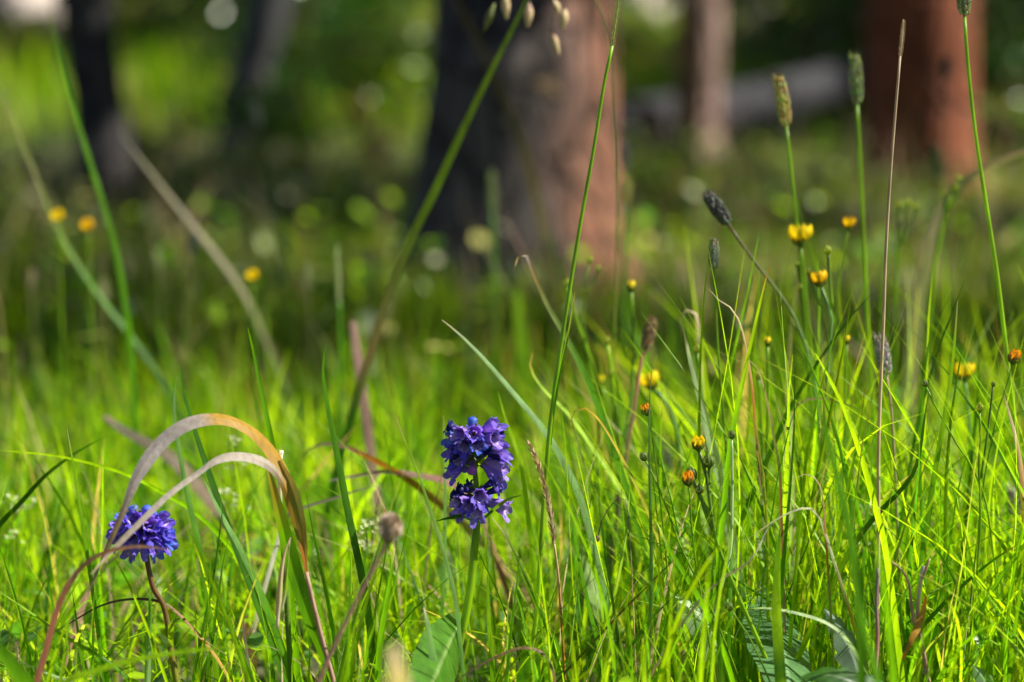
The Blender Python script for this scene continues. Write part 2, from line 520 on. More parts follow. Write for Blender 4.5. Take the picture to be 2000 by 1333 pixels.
def low_leaves(name, label, x, y, r0, r1, z0, z1, palette, mat):
    n = len(x)
    r = RNG.uniform(r0, r1, n)
    z = ground_np(x, y) + RNG.uniform(z0, z1, n)
    az = RNG.uniform(0, 2 * np.pi, n)
    tl = RNG.uniform(-0.2, 0.9, n)
    m = 8
    a = np.linspace(0, 2 * np.pi, m, endpoint=False)
    prof = 1 + 0.12 * np.cos(2 * a)
    lx = np.cos(a) * prof * 1.35; ly = np.sin(a)
    U = np.stack([np.cos(az) * np.cos(tl), np.sin(az) * np.cos(tl), np.sin(tl)], -1)
    Wv = np.stack([-np.sin(az), np.cos(az), RNG.uniform(-0.3, 0.3, n)], -1)
    Nn = np.cross(U, Wv)
    ctr = np.stack([x, y, z], -1)
    ring = ctr[:, None] + r[:, None, None] * (lx[None, :, None] * U[:, None] + ly[None, :, None] * Wv[:, None] + 0.18 * (ly ** 2)[None, :, None] * Nn[:, None])
    V = np.concatenate([ctr[:, None], ring], 1)
    idx = np.arange(m)
    tri = np.stack([np.zeros(m, int), 1 + idx, 1 + (idx + 1) % m], -1)
    F = (np.arange(n)[:, None, None] * (m + 1) + tri[None]).reshape(-1, 3)
    pal = np.array(palette)
    c = pal[RNG.integers(0, len(pal), n)] * RNG.uniform(0.7, 1.3, (n, 1))
    C = np.repeat(c[:, None], m + 1, 1)
    C[:, 0] *= 1.25
    px, py, dp = project_np(ctr)
    ok = np.ones(n, bool)
    for (x0, y0, x1, y1, dmax) in KEEP:
        ok &= ~((px > x0 - 20) & (px < x1 + 20) & (py > y0) & (py < y1) & (dp < dmax))
    keepv = np.repeat(ok, m)
    F = F[keepv]
    used = np.repeat(ok, m + 1)
    remap = np.cumsum(used) - 1
    o = np_obj(name, V.reshape(-1, 3)[used], remap[F], C.reshape(-1, 3)[used], mat)
    tag(o, label, 'ground cover', kind='stuff')

x, y = scatter(4200, 0.8, 2.0, 0.30, 0.7, 0.15)
low_leaves('clover_leaves', 'small rounded herb leaves low down between the grass blades', x, y, 0.0022, 0.0058, 0.005, 0.06, [GR, YG, LIME, (0.09, 0.19, 0.04)], M['leaf'])
x, y = scatter(3200, 2.0, 7.0, 0.28, 1.0, 0.3)
low_leaves('undergrowth', 'blurred herb leaves under the grass near the pines', x, y, 0.004, 0.012, 0.02, 0.12, [GR, YG, LIME, (0.16, 0.2, 0.1), DG, GR, YG, (0.42, 0.44, 0.28)], M['leaf'])  # the palest leaf colour paints in blurred highlights

# ------------------------------------------------------------------ trees
def needle_crown(n_branch, z0, z1, rmax, tufts, size, seed, skirt=0):
    rs = np.random.default_rng(seed)
    quads, cols = [], []
    mb = MB()
    for b in range(n_branch + skirt):  # skirt: extra low boughs, out of view, added to shade the grass
        f = (b + rs.uniform(0, 1)) / n_branch if b < n_branch else rs.uniform(0, 0.12)
        z = z0 + (z1 - z0) * f
        a = rs.uniform(0, 2 * math.pi)
        L = rmax * (1 - f * 0.8) * rs.uniform(0.6, 1.1) if b < n_branch else rmax * rs.uniform(0.8, 1.15)
        dx, dy = math.cos(a), math.sin(a)
        p0 = Vector((0, 0, z)); p1 = Vector((dx * L * 0.55, dy * L * 0.55, z - 0.05 * L)); p2 = Vector((dx * L, dy * L, z + 0.08 * L))
        path = catmull([p0, p1, p2], 6)
        mb.tube(path, [0.028 * L / rmax + 0.01, 0.004], [BRN], n=4)
        for k in range(tufts):
            u = rs.uniform(0.25, 1.0)
            c = p0.lerp(p1, u * 2) if u < 0.5 else p1.lerp(p2, u * 2 - 1)
            c = c + Vector(rs.normal(0, 0.10 * L * 0.6, 3)) * Vector((1, 1, 0.5)).length * 0.6
            ax = Vector(rs.normal(0, 1, 3)); ax.normalize()
            bx_ = ax.orthogonal().normalized()
            s = size * rs.uniform(0.6, 1.3)
            cc = Vector((0.035, 0.075, 0.02)) * rs.uniform(0.7, 1.4)
            for q in range(2):
                d1 = Matrix.Rotation(q * 1.6, 3, ax) @ bx_
                A = ax * s; B = d1 * s * 0.42
                mb.add([c - A, c + B, c + A, c - B], [(0, 1, 2, 3)], tuple(cc))
    return mb

CROWNS = {}
def crown_mesh(key, *args):
    if key not in CROWNS:
        CROWNS[key] = needle_crown(*args).mesh('crown', M['needle'], smooth=False)
    return CROWNS[key]

def trunk_mesh(pts, radii, mat, base, n=40, levels=70, rough=0.04, seed=0, flare=0.35):
    path = catmull(pts, levels)
    mb = MB()
    verts, faces = [], []
    for i, p in enumerate(path):
        t = i / (levels - 1)
        r = lerp_stops(radii, t)
        hgt = p.z - base.z
        r *= 1 + flare * math.exp(-max(hgt, 0) / 0.10)
        for j in range(n):
            a = 2 * math.pi * j / n
            d = noise.noise(Vector((math.cos(a) * 3 + seed, math.sin(a) * 3, hgt * 5))) + 0.6 * noise.noise(Vector((math.cos(a) * 9 + seed, math.sin(a) * 9, hgt * 14)))
            rr = r * (1 + rough * d + 0.05 * math.cos(3 * a + seed) * math.exp(-max(hgt, 0) / 0.25))
            verts.append((p.x + rr * math.cos(a), p.y + rr * math.sin(a), p.z))
    for i in range(levels - 1):
        for j in range(n):
            a, b = i * n + j, i * n + (j + 1) % n
            faces.append((a, b, b + n, a + n))
    mb.add(verts, faces, [(0.2, 0.2, 0.2)] * len(verts))
    return mb

def tree(name, label, px_top, px_base, d, w_top, w_base, mat, crown, height=7.0, rough=0.04, seed=0, cat='tree', group='pines in the clearing', crown_at=2.4, crown_scale=1.0):
    """px_top, px_base: photograph columns at the top edge and at the ground"""
    X1 = (px_top - 1000) * K * d; X0 = (px_base - 1000) * K * d
    Y = math.sqrt(1) * d
    z0 = G(X0, Y)
    base = Vector((X0, Y, z0))
    root = thing(name, label, cat, base, group)
    rise = CAM_H + 0.02 * d - z0
    sl = (X1 - X0) / max(rise, 0.1)
    pts = [base - Vector((0, 0, 0.12)), base + Vector((sl * rise * 0.5, 0, rise * 0.5)), base + Vector((sl * rise, 0, rise)),
           base + Vector((sl * rise * 1.5 + 0.0, 0, rise * 2.5)), base + Vector((sl * rise * 1.8, 0, height))]
    r0, r1 = w_base * K * d / 2, w_top * K * d / 2
    hz = [(0, r0), ((0.12 + rise) / (height + 0.12), r1), (1, r1 * 0.25)]
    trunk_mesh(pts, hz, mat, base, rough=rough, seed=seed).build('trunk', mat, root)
    if crown is not None:
        put('crown', crown, root, (sl * rise * 1.6, 0, crown_at), None, crown_scale)
    return root

CR1 = crown_mesh('a', 90, 0.0, 4.2, 1.9, 36, 0.16, 3, 44)
CR2 = crown_mesh('b', 50, 0.0, 3.6, 1.5, 30, 0.14, 5, 30)
CR4 = crown_mesh('d', 60, 0.0, 4.0, 0.95, 30, 0.13, 15)
CR3 = crown_mesh('c', 80, 0.0, 5.0, 2.3, 40, 0.18, 9)

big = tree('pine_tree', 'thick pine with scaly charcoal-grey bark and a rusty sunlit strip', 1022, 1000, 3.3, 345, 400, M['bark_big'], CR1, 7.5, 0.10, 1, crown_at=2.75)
kn = MB()
kc = P(1066, 166, 3.3) + Vector((0, -0.128, 0))
nrm = Vector((0.18, -1, 0.15)).normalized()
ka = nrm.orthogonal().normalized(); kb = nrm.cross(ka)
vs = [kc + nrm * 0.012]; cs = [(0.50, 0.34, 0.17)]
for ring, (rr, off, cl) in enumerate([(0.010, 0.011, (0.50, 0.33, 0.16)), (0.019, 0.008, (0.46, 0.29, 0.13)), (0.025, -0.004, (0.25, 0.14, 0.07)), (0.030, -0.03, (0.12, 0.08, 0.05))]):
    for j in range(16):
        a = 2 * math.pi * j / 16
        vs.append(kc + ka * (rr * math.cos(a) * 1.15) + kb * (rr * math.sin(a)) + nrm * (off + 0.002 * math.sin(5 * a)))
        cs.append(cl)
fs = [(0, 1 + j, 1 + (j + 1) % 16) for j in range(16)]
for r_ in range(3):
    for j in range(16):
        fs.append((1 + r_ * 16 + j, 1 + (r_ + 1) * 16 + j, 1 + (r_ + 1) * 16 + (j + 1) % 16, 1 + r_ * 16 + (j + 1) % 16))
kn.add(vs, fs, cs)
kn.build('knot', M['dry'], big)['label'] = 'pale tan cut branch knot'

tree('pine_tree', 'smooth terracotta-red pine trunk with a dark base beyond tall timothy stems', 1790, 1800, 5.3, 212, 196, M['bark_red'], CR2, 7.5, 0.02, 4, crown_at=1.9)
tree('pine_tree', 'slim near-black trunk beside sunlit grass, near two blurred yellow flowers', 176, 222, 4.6, 104, 96, M['bark_dark'], CR2, 6.5, 0.05, 7, crown_at=2.2)
tree('pine_tree', 'leaning smoke-grey trunk next to the slim near-black one', 530, 445, 7.2, 90, 56, M['bark_smoke'], None, 4.5, 0.05, 9)
tree('pine_tree', 'slim pinkish-grey trunk standing between the thick pine and terracotta pine', 1364, 1358, 7.0, 92, 80, M['bark_pale'], CR2, 6.5, 0.03, 12, crown_at=3.6, crown_scale=0.6)

def wood_tree(label, x, y, r, mat, crown, crown_at, scale, seed, h=8.0):
    z = G(x, y)
    base = Vector((x, y, z))
    root = thing('pine_tree', label, 'tree', base, 'pines in the woods')
    rs = random.Random(seed)
    lean = Vector((rs.uniform(-0.15, 0.15), rs.uniform(-0.1, 0.1), 0))
    pts = [base - Vector((0, 0, 0.15)), base + lean * 0.4 + Vector((0, 0, h * 0.4)), base + lean + Vector((0, 0, h))]
    trunk_mesh(pts, [(0, r), (1, r * 0.25)], mat, base, n=18, levels=30, rough=0.06, seed=seed).build('trunk', mat, root)
    put('crown', crown, root, (lean.x * 0.5, lean.y * 0.5, crown_at), Vector((0, 0, 1)).rotation_difference(Vector((0, 0, 1))) @ Matrix.Rotation(rs.uniform(0, 6), 3, 'Z').to_quaternion(), scale)
    return root

wood_tree('slender added pine, out of view, whose boughs shade the middle of the meadow', 2.5, 2.45, 0.08, M['bark_red'], CR4, 0.9, 0.74, 21, 5.0)  # unseen pine added for its shade on the middle grass
wood_tree('small added pine, out of view, shading the grass behind the flowers', 2.1, 1.93, 0.04, M['bark_red'], CR4, 0.9, 0.42, 30, 3.0)  # unseen sapling added to darken the grass just behind the flowers
wood_tree('young added pine, out of view, shading the grass by the fallen log', 2.5, 6.25, 0.06, M['bark_red'], CR4, 0.7, 0.85, 33, 4.6)  # placed out of view for the shade it throws near the log
wood_tree('small added pine, out of view, shading the grass before the terracotta pine', 2.6, 4.4, 0.06, M['bark_red'], CR4, 0.8, 0.80, 29, 4.6)  # added out of view to shade the grass between the trunks
wood_tree('dark added pine, out of view, shading the ground behind the trunks', 3.9, 9.0, 0.15, M['bark_red'], CR1, 1.5, 0.9, 27)  # added outside the view to shade the ground farther back
wood_tree('wide dark pine standing up the slope behind the slim near-black trunk', -2.9, 16.5, 0.16, M['bark_dark'], CR3, 1.6, 0.9, 22)
wood_tree('dark pine up the slope behind the leaning grey trunk', -1.3, 15.0, 0.17, M['bark_dark'], CR3, 0.8, 0.9, 23)
wood_tree('low-boughed dark pine behind the thick pine', -0.2, 14.0, 0.17, M['bark_dark'], CR3, 0.6, 0.9, 24)
wood_tree('dark pine beyond the fallen grey log', 2.5, 12.0, 0.15, M['bark_dark'], CR3, 0.7, 0.8, 25)
wood_tree('dark pine past the terracotta pine at the edge of the woods', 3.2, 10.8, 0.15, M['bark_dark'], CR3, 0.5, 0.8, 26)
for k_, (wx, wy) in enumerate([(-5.0, 19), (-1.5, 20), (2.5, 18.0), (3.6, 15.5), (6.0, 14.5), (5.6, 19), (-6.5, 24), (-2.6, 25), (1.6, 24), (5.0, 25), (8.5, 22), (9.5, 27), (3.2, 30), (-0.5, 31), (-4.8, 31)]):
    wood_tree('far dark pine among the woods up the slope', wx, wy, 0.15, M['bark_dark'], CR3, 0.5, 1.0, 40 + k_)

# ------------------------------------------------------------------ shrubs
def shrub(label, x, y, rx, rz, n, leaf, pal, seed, zc=None):
    rs = np.random.default_rng(seed)
    z = G(x, y)
    base = Vector((x, y, z))
    root = thing('leafy_shrub', label, 'shrub', base, 'shrubs between the trunks')
    mb = MB()
    for k in range(9):
        a = rs.uniform(0, 2 * math.pi); q = rs.uniform(0.2, 0.85)
        mb.tube(catmull([base - Vector((0, 0, 0.02)), base + Vector((math.cos(a) * rx * q * 0.4, math.sin(a) * rx * q * 0.4, rz * 0.8)), base + Vector((math.cos(a) * rx * q, math.sin(a) * rx * q, rz * rs.uniform(1.2, 1.9)))], 6), [0.010, 0.003], [BRN], n=5)
    mb.build('stems', M['dry'], root)
    nc = max(6, n // 45)
    cen = [(rs.normal(0, 0.45) * rx, rs.normal(0, 0.45) * rx, rz * (1 + rs.uniform(-0.85, 0.9))) for _ in range(nc)]
    V = []; Fq = []; C = []
    pal = np.array(pal)
    for i in range(n):
        c = cen[rs.integers(nc)]
        p = np.array([c[0] + rs.normal(0, 0.16) * rx, c[1] + rs.normal(0, 0.16) * rx, max(0.02, c[2] + rs.normal(0, 0.16) * rz)])
        a = rs.normal(0, 1, 3); a[2] *= 0.6; a /= np.linalg.norm(a)
        b = np.cross(a, rs.normal(0, 1, 3)); b /= np.linalg.norm(b)
        s = leaf * rs.uniform(0.6, 1.3)
        o = len(V)
        V += [p - a * s, p + b * s * 0.45, p + a * s, p - b * s * 0.45]
        Fq.append((o, o + 1, o + 2, o + 3))
        C += [pal[rs.integers(len(pal))] * rs.uniform(0.7, 1.3)] * 4
    o = np_obj('foliage', np.array(V), np.array(Fq), np.array(C), M['shrub'], root)
    return root

SG = [GR, (0.05, 0.12, 0.02), YG]
SY = [YG, LIME, GR, (0.2, 0.2, 0.04)]
def shrub_at(label, px, d, *a):
    return shrub(label, (px - 1000) * K * d, d, *a)
DKS = [DG, (0.02, 0.07, 0.01), (0.045, 0.12, 0.01)]
shrub_at('bushy yellow-green shrub beside the thick pine', 735, 6.6, 0.24, 0.20, 1000, 0.020, SY, 31)
shrub_at('dark leafy shrub beside the leaning grey trunk', 560, 8.4, 0.34, 0.40, 1500, 0.026, DKS, 32)
shrub_at('tall dark green shrub between the leaning trunk and thick pine', 700, 9.6, 0.5, 0.55, 2000, 0.03, DKS, 33)
shrub_at('green shrub at the foot of the slim near-black trunk', 285, 5.5, 0.12, 0.10, 350, 0.014, SG, 34)
shrub_at('olive shrub beyond the slim pinkish trunk', 1530, 9.4, 0.45, 0.34, 1500, 0.024, [DG, OLV, (0.05, 0.1, 0.01)], 35)
shrub_at('dark shrub past the terracotta pine', 1960, 7.6, 0.34, 0.36, 1500, 0.026, DKS, 36)
shrub_at('low silvery shrub beside the terracotta pine base', 1960, 5.4, 0.14, 0.12, 400, 0.014, [(0.14, 0.19, 0.10), GR, OLV], 37)
shrub_at('olive shrub up the slope past the near-black trunk', 330, 14.5, 0.7, 0.3, 1300, 0.04, [OLV, YG, (0.1, 0.09, 0.04)], 38)
shrub_at('low bramble-like shrub at the leaning trunk foot', 520, 6.6, 0.20, 0.12, 600, 0.018, DKS + [GR], 39)
shrub_at('dark shrub uphill between the slim pinkish trunk and terracotta pine', 1590, 11.0, 0.5, 0.5, 1600, 0.03, DKS, 40)
shrub_at('dark shrub deep behind the terracotta pine', 1720, 10.0, 0.6, 0.5, 1800, 0.03, DKS, 41)

# ------------------------------------------------------------------ rocks and log
def rock(label, px, py, d, wpx, hpx, seed):
    c = P(px, py, d)
    base = Vector((c.x, c.y, G(c.x, c.y)))
    mb = MB()
    sx = wpx * K * d / 2; h = max(hpx * K * d, c.z - base.z + hpx * K * d / 2)
    nu, nv = 20, 12
    verts, faces = [], []
    for i in range(nv + 1):
        ph = math.pi * 0.5 * i / nv * 1.15 - 0.2
        for j in range(nu):
            a = 2 * math.pi * j / nu
            dv = Vector((math.cos(a) * math.cos(ph), math.sin(a) * math.cos(ph), math.sin(ph)))
            f = 1 + 0.28 * noise.noise(dv * 1.6 + Vector((seed, 0, 0))) + 0.1 * noise.noise(dv * 4 + Vector((seed, 3, 0)))
            verts.append((base.x + dv.x * sx * f, base.y + dv.y * sx * f, base.z + dv.z * h * f))
    for i in range(nv):
        for j in range(nu):
            a, b = i * nu + j, i * nu + (j + 1) % nu
            faces.append((a, b, b + nu, a + nu))
    faces.append(tuple(range(nv * nu, nv * nu + nu)))
    mb.add(verts, faces, [(0.4, 0.4, 0.4)] * len(verts))
    tag(mb.build('boulder', M['rock'], None, base), label, 'rock', 'pale boulders on the slope')

rock('pale pinkish boulder on the slope beyond the thick pine', 1262, 10, 22.0, 150, 70, 1.0)
rock('bright white boulder beyond the slim pinkish trunk', 1450, 8, 22.0, 125, 80, 4.0)
rock('pinkish-grey boulder on the slope beyond the slim near-black trunk', 50, 5, 21.0, 190, 90, 8.0)

def fallen_log():
    a, b = P(1175, 262, 6.9), P(1720, 140, 8.4)
    a.z = max(a.z, G(a.x, a.y) + 0.05); 
    base = Vector((a.x, a.y, G(a.x, a.y)))
    root = thing('fallen_log', 'weathered grey log lying beyond the slim pinkish trunk', 'log', base)
    mb = MB()
    path = catmull([a, a.lerp(b, 0.5) + Vector((0, 0, -0.02)), b], 30)
    verts, faces = [], []
    n = 20
    T = (b - a).normalized(); A = T.orthogonal().normalized(); B = T.cross(A)
    for i, p in enumerate(path):
        for j in range(n):
            an = 2 * math.pi * j / n
            r = 0.085 * (1 - 0.2 * i / 29) * (1 + 0.12 * noise.noise(Vector((math.cos(an) * 2, math.sin(an) * 2, i * 0.2))))
            verts.append(p + A * r * math.cos(an) + B * r * math.sin(an))
    for i in range(29):
        for j in range(n):
            q, s = i * n + j, i * n + (j + 1) % n
            faces.append((q, s, s + n, q + n))
    faces.append(tuple(range(n - 1, -1, -1))); faces.append(tuple(range(29 * n, 30 * n)))
    mb.add(verts, faces, [(0.2,) * 3] * len(verts))
    mb.build('log_body', M['wood_grey'], root)
    br = MB()
    for k, (u, L_) in enumerate([(0.3, 0.35), (0.62, 0.28), (0.8, 0.4)]):
        p = a.lerp(b, u)
        e = p + Vector((0.06 * (k - 1), -0.12, -L_ * 0.55))
        e.z = max(e.z, G(e.x, e.y) - 0.02)
        s = MB()
        s.tube(catmull([p, p.lerp(e, 0.5) + Vector((0, 0, 0.02)), e], 6), [0.022, 0.010], [(0.2,) * 3], n=7)
        s.build('branch_stub', M['wood_grey'], root)
fallen_log()

# ------------------------------------------------------------------ single blades and stems
def root_path(pts, d, dd=0.0, wiggle=0.0):
    """photograph points from tip to base -> points in the place, carried on down to the soil"""
    n = len(pts)
    res = []
    for i, p in enumerate(pts):
        dep = p[2] if len(p) > 2 else d + dd * (1 - i / (n - 1)) ** 1.3
        res.append(P(p[0], p[1], dep))
    last = res[-1]
    tan = (res[-1] - res[-2]).normalized()
    drop = last.z - G(last.x, last.y) + 0.006
    if drop > 0.004:
        h = Vector((tan.x, tan.y, 0))
        k = min(1.2, h.length / max(-tan.z, 0.25))
        hd = h.normalized() if h.length > 1e-6 else Vector((0, 0, 0))
        e1 = last + hd * (k * drop * 0.40) - Vector((0, 0, drop * 0.5))
        e2 = last + hd * (k * drop * 0.62)
        e2.z = G(e2.x, e2.y) - 0.006
        res += [e1, e2]
    return res

BLADE_N = [0]
def blade(name, label, cat, pts, d, wpx, cols, dd=0.0, roll=None, fold=0.14, mat='blade', n=36, group=None, profile=None, ripple=0.0, across=3):
    BLADE_N[0] += 1
    if roll is None:
        roll = (-0.75, -0.6, 0.8, -0.85, -0.5)[BLADE_N[0] % 5]
    path = catmull(root_path(pts, d, dd), n)
    if len(cols) >= 3 and not isinstance(cols[0][1], tuple):       # the first colour is only the tip's
        cols = [(0, cols[0])] + [(0.07 + 0.78 * i / (len(cols) - 2), c) for i, c in enumerate(cols[1:])]
    wd = wpx * K * d / max(0.5, math.cos(roll if not callable(roll) else 0.3))
    prof = profile or [(0, 0.06), (0.08, 0.45), (0.3, 0.9), (0.55, 1.0), (1, 0.75)]
    mb = MB()
    mb.ribbon(path, [(t, v * wd) for t, v in prof], cols, roll, fold, across, ripple)
    o = mb.build(name, M[mat], None, path[-1])
    return tag(o, label, cat, group)

def stalk(name, label, cat, pts, d, wpx, cols, dd=0.0, mat='stem', n=34, group=None, extra=None):
    path = catmull(root_path(pts, d, dd), n)
    r = wpx * K * d / 2
    root = thing(name, label, cat, path[-1], group)
    mb = MB()
    mb.tube(path, [(0, r * 0.75), (0.5, r), (1, r * 1.15)], cols, n=7)
    mb.build('stem', M[mat], root)
    return root, path

GB = 'single grass blades standing out of the meadow'
gb = lambda label, pts, d, wpx, cols, **kw: blade('grass_blade', label, 'grass blade', pts, d, wpx, cols, group=GB, **kw)

# green blades
gb('slender green blade with curled tip between bent dry leaf and tall purple flower', [(637, 672), (631, 720), (640, 790), (660, 890), (685, 1020), (705, 1110), (722, 1210), (733, 1333)], 1.13, 15, [GR, GR, DG, GR])
gb('straight dark green blade rising behind the top of the bent dry leaf', [(484, 640), (497, 700), (515, 790), (533, 880), (548, 960), (560, 1080)], 1.17, 13, [GR, DG, GR])
gb('green blade crossing behind the arch of the bent dry leaf', [(349, 712), (360, 770), (385, 850), (412, 930), (440, 1010), (490, 1140), (560, 1333)], 1.17, 14, [GR, DG, DG, GR])
gb('pale sheen blade behind the bent dry leaf arch, beside the darker one', [(345, 735), (340, 800), (352, 890), (370, 980), (392, 1080), (410, 1200), (425, 1333)], 1.16, 12, [BLU, BLU, GR, YG])
gb('long bluish-green blade slanting under the second drooping leaf', [(395, 930), (430, 1000), (475, 1080), (520, 1180), (560, 1290), (580, 1360)], 1.14, 14, [GR, BLU, GR, GR])
gb('thin yellow-green blade rising beside the tip of the bent dry leaf', [(131, 838), (142, 900), (158, 1000), (172, 1090), (185, 1180), (205, 1333)], 1.12, 8, [TAN, YG, GR, GR])
gb('long thin arching blade passing behind the small purple flower', [(0, 880), (120, 893), (240, 925), (320, 965), (390, 1010), (460, 1085), (520, 1180), (570, 1300)], 1.18, 8, [YG, YG, GR, YG])
gb('dark green blade sweeping up from the edge beside the small purple flower', [(212, 850), (150, 885), (90, 930), (40, 985), (-10, 1040), (-60, 1130)], 1.20, 11, [GR, DG, DG])
gb('thin blade lying across with dark knots below the small purple flower', [(-10, 1150), (60, 1197), (130, 1245), (200, 1285), (260, 1335), (300, 1390)], 1.12, 7, [YG, LIME, GR, YG])
gb('short upright needle-thin blade under the tip of the bent dry leaf', [(141, 1155), (148, 1200), (158, 1270), (170, 1340)], 1.13, 7, [BRN, GR, YG])
gb('thin brown arched blade below the small purple flower', [(90, 1246), (140, 1215), (200, 1182), (260, 1170), (320, 1178), (370, 1220), (420, 1280), (460, 1350)], 1.12, 6, [TAN, BRN, BRN, GOLD, YG], mat='dry')
gb('thin bright blade slanting beneath the small purple flower', [(217, 1080), (250, 1140), (280, 1210), (310, 1290), (330, 1350)], 1.10, 6, [DG, YG, YG])
gb('upright green and white-edged blade beside the small flower stem', [(292, 1145), (294, 1190), (292, 1260), (290, 1340)], 1.11, 13, [BLU, GR, PALE])
gb('fine straight blade standing in front of the bluish slanted blade', [(436, 982), (428, 1050), (415, 1140), (395, 1240), (375, 1340)], 1.12, 6, [GR, DG, GR])
gb('pale blue-green blade with worn tip leaning towards the tall grass stem', [(863, 625), (900, 655), (950, 705), (1010, 775), (1060, 835), (1095, 890), (1130, 960), (1160, 1060)], 1.18, 14, [TAN, BLU, BLU, BLU, GR])
gb('green blade with a snapped tan tip bowing behind the tall stem', [(1003, 530), (1012, 500), (1024, 492), (1036, 520), (1065, 590), (1105, 660), (1150, 750), (1190, 860), (1225, 960), (1260, 1080)], 1.22, 15, [(0, GREY), (0.06, GREY), (0.09, (0.25, 0.14, 0.04)), (0.13, OLV), (0.3, GR), (1, GR)])
gb('bluish blade with pink tip slanting behind the tall stem', [(1040, 690), (1036, 720), (1060, 760), (1110, 810), (1160, 880), (1210, 955), (1260, 1050)], 1.24, 9, [PINK, BLU, BLU, BLU, GR])
gb('short bright blade beside the top of the tall purple flower', [(973, 765), (985, 810), (1003, 860), (1020, 910), (1030, 980)], 1.20, 11, [YG, LIME, GR])
gb('thin blade leaning past the tall purple flower with pink tip', [(772, 810), (790, 860), (815, 920), (842, 1000), (868, 1080), (890, 1170), (900, 1260)], 1.10, 8, [PINK, YG, BLU, GR])
gb('straight hair-thin pale blade behind the tall purple flower', [(866, 812), (869, 900), (870, 1000), (869, 1100), (865, 1190)], 1.19, 7, [STRAW, BLU, GR])
gb('broad upright light green blade standing behind the tall purple flower', [(800, 815), (800, 900), (800, 1000), (795, 1100), (790, 1230)], 1.30, 16, [LIME, YG, GR])
gb('narrow blade with chopped whitish tip beside the dry daisy head', [(771, 1072), (765, 1110), (755, 1170), (742, 1250), (735, 1340)], 1.10, 13, [WHT, GR, GR])
gb('upright thin blade standing beside the tall purple flower stem', [(953, 1118), (955, 1200), (962, 1280), (966, 1350)], 1.12, 11, [GR, YG, GR])
gb('fine dark blade beside the dry feathery grass', [(1015, 1070), (1010, 1140), (1000, 1220), (992, 1300), (985, 1360)], 1.11, 6, [DG, GR, GR])
gb('pointed blade with pale flank in front of the broad textured leaf', [(828, 1185), (838, 1230), (848, 1290), (858, 1360)], 1.08, 20, [WHT, BLU, GR])
gb('stout cut blade below the tall grass stem foot', [(1032, 1270), (1028, 1300), (1020, 1360)], 1.10, 26, [YG, GR, GR], profile=[(0, 0.8), (0.2, 1), (1, 1)])
gb('green blade with sharp tip among the buds, behind the orange bud', [(1502, 524), (1492, 560), (1475, 630), (1455, 720), (1438, 800), (1425, 870), (1415, 960)], 1.14, 11, [RED, LIME, GR, GR, DG])
gb('bright slender blade with rounded tip before the yellow flower dome', [(1870, 587), (1868, 630), (1860, 720), (1845, 820), (1828, 920), (1812, 1020), (1800, 1120), (1795, 1200)], 1.13, 11, [TAN, LIME, GR, LIME])
gb('thin dark blade slanting from the bristly bud', [(1885, 545), (1860, 610), (1838, 670), (1815, 740), (1795, 820), (1780, 900)], 1.19, 7, [DG, DG, GR])
gb('broad shining white-green blade among the yellow buds', [(1334, 640), (1346, 690), (1362, 750), (1382, 830), (1400, 900), (1420, 990), (1440, 1100)], 1.19, 22, [(0, TAN), (0.08, PALE), (0.4, PALE), (0.7, BLU), (1, GR)], roll=-0.6)
gb('dark oblique blade behind the stiff tan stalk', [(1704, 573), (1670, 610), (1635, 655), (1600, 705), (1560, 770), (1520, 850)], 1.20, 10, [DG, DG, GR])
gb('long yellowish blade leaning from the forked green stem', [(1592, 690), (1620, 740), (1650, 805), (1680, 890), (1705, 980), (1725, 1060), (1740, 1160)], 1.11, 13, [LIME, YG, LIME, GR])
gb('twin-ridged green blade hanging below the bristly bud', [(1815, 760), (1806, 820), (1798, 880), (1785, 925), (1755, 965), (1720, 1000), (1680, 1050), (1640, 1120)], 1.13, 11, [GR, DG, DG, LIME, GR])
gb('short curved blade beside the stiff tan stalk', [(1622, 806), (1635, 850), (1648, 910), (1660, 970), (1668, 1050)], 1.14, 10, [GR, GR, DG])
gb('fine straight blade with orange tip next to the stiff tan stalk', [(1690, 752), (1682, 820), (1670, 890), (1655, 960), (1640, 1040)], 1.13, 7, [ORG, YG, GR])
gb('wide upright green blade with dark notch near the bluish broad leaf', [(1524, 1030), (1520, 1100), (1518, 1180), (1522, 1260), (1528, 1350)], 1.09, 22, [(0, GR), (0.3, LIME), (0.5, DG), (0.6, LIME), (1, LIME)], roll=-0.6)
gb('double-edged dark green blade slanting over the pale striped leaf', [(1283, 1020), (1305, 1070), (1335, 1120), (1375, 1190), (1405, 1260), (1430, 1340)], 1.09, 13, [PALE, DG, GR, GR])
gb('arching blade with pale sheen across the bluish broad leaf', [(1455, 1190), (1500, 1188), (1560, 1198), (1620, 1218), (1660, 1255), (1690, 1310), (1710, 1370)], 1.10, 9, [LIME, PALE, PALE, LIME, GR])
gb('long dark blade crossing low towards the forked dry twig', [(1992, 1062), (1940, 1095), (1880, 1145), (1820, 1205), (1760, 1275), (1710, 1350)], 1.12, 9, [RED, GR, DG, DG])
gb('pale green blade standing straight beside the forked dry twig', [(1826, 965), (1815, 1020), (1805, 1080), (1798, 1160), (1790, 1250)], 1.16, 10, [LIME, GR, YG])
gb('thin bright blade with white midline beside the green cinquefoil bud stems', [(1430, 905), (1432, 1000), (1428, 1100), (1426, 1220), (1420, 1340)], 1.13, 8, [PALE, BLU, GR, GR])
gb('deep green blade leaning behind the tall stem towards the seed bead', [(1230, 955), (1225, 1020), (1212, 1100), (1190, 1200), (1160, 1290), (1130, 1370)], 1.12, 8, [GR, BLU, LIME, GR])
gb('narrow blade beside the upright pale leaf', [(1115, 985), (1122, 1040), (1135, 1110), (1150, 1180), (1170, 1260)], 1.14, 9, [LIME, GR, GR])
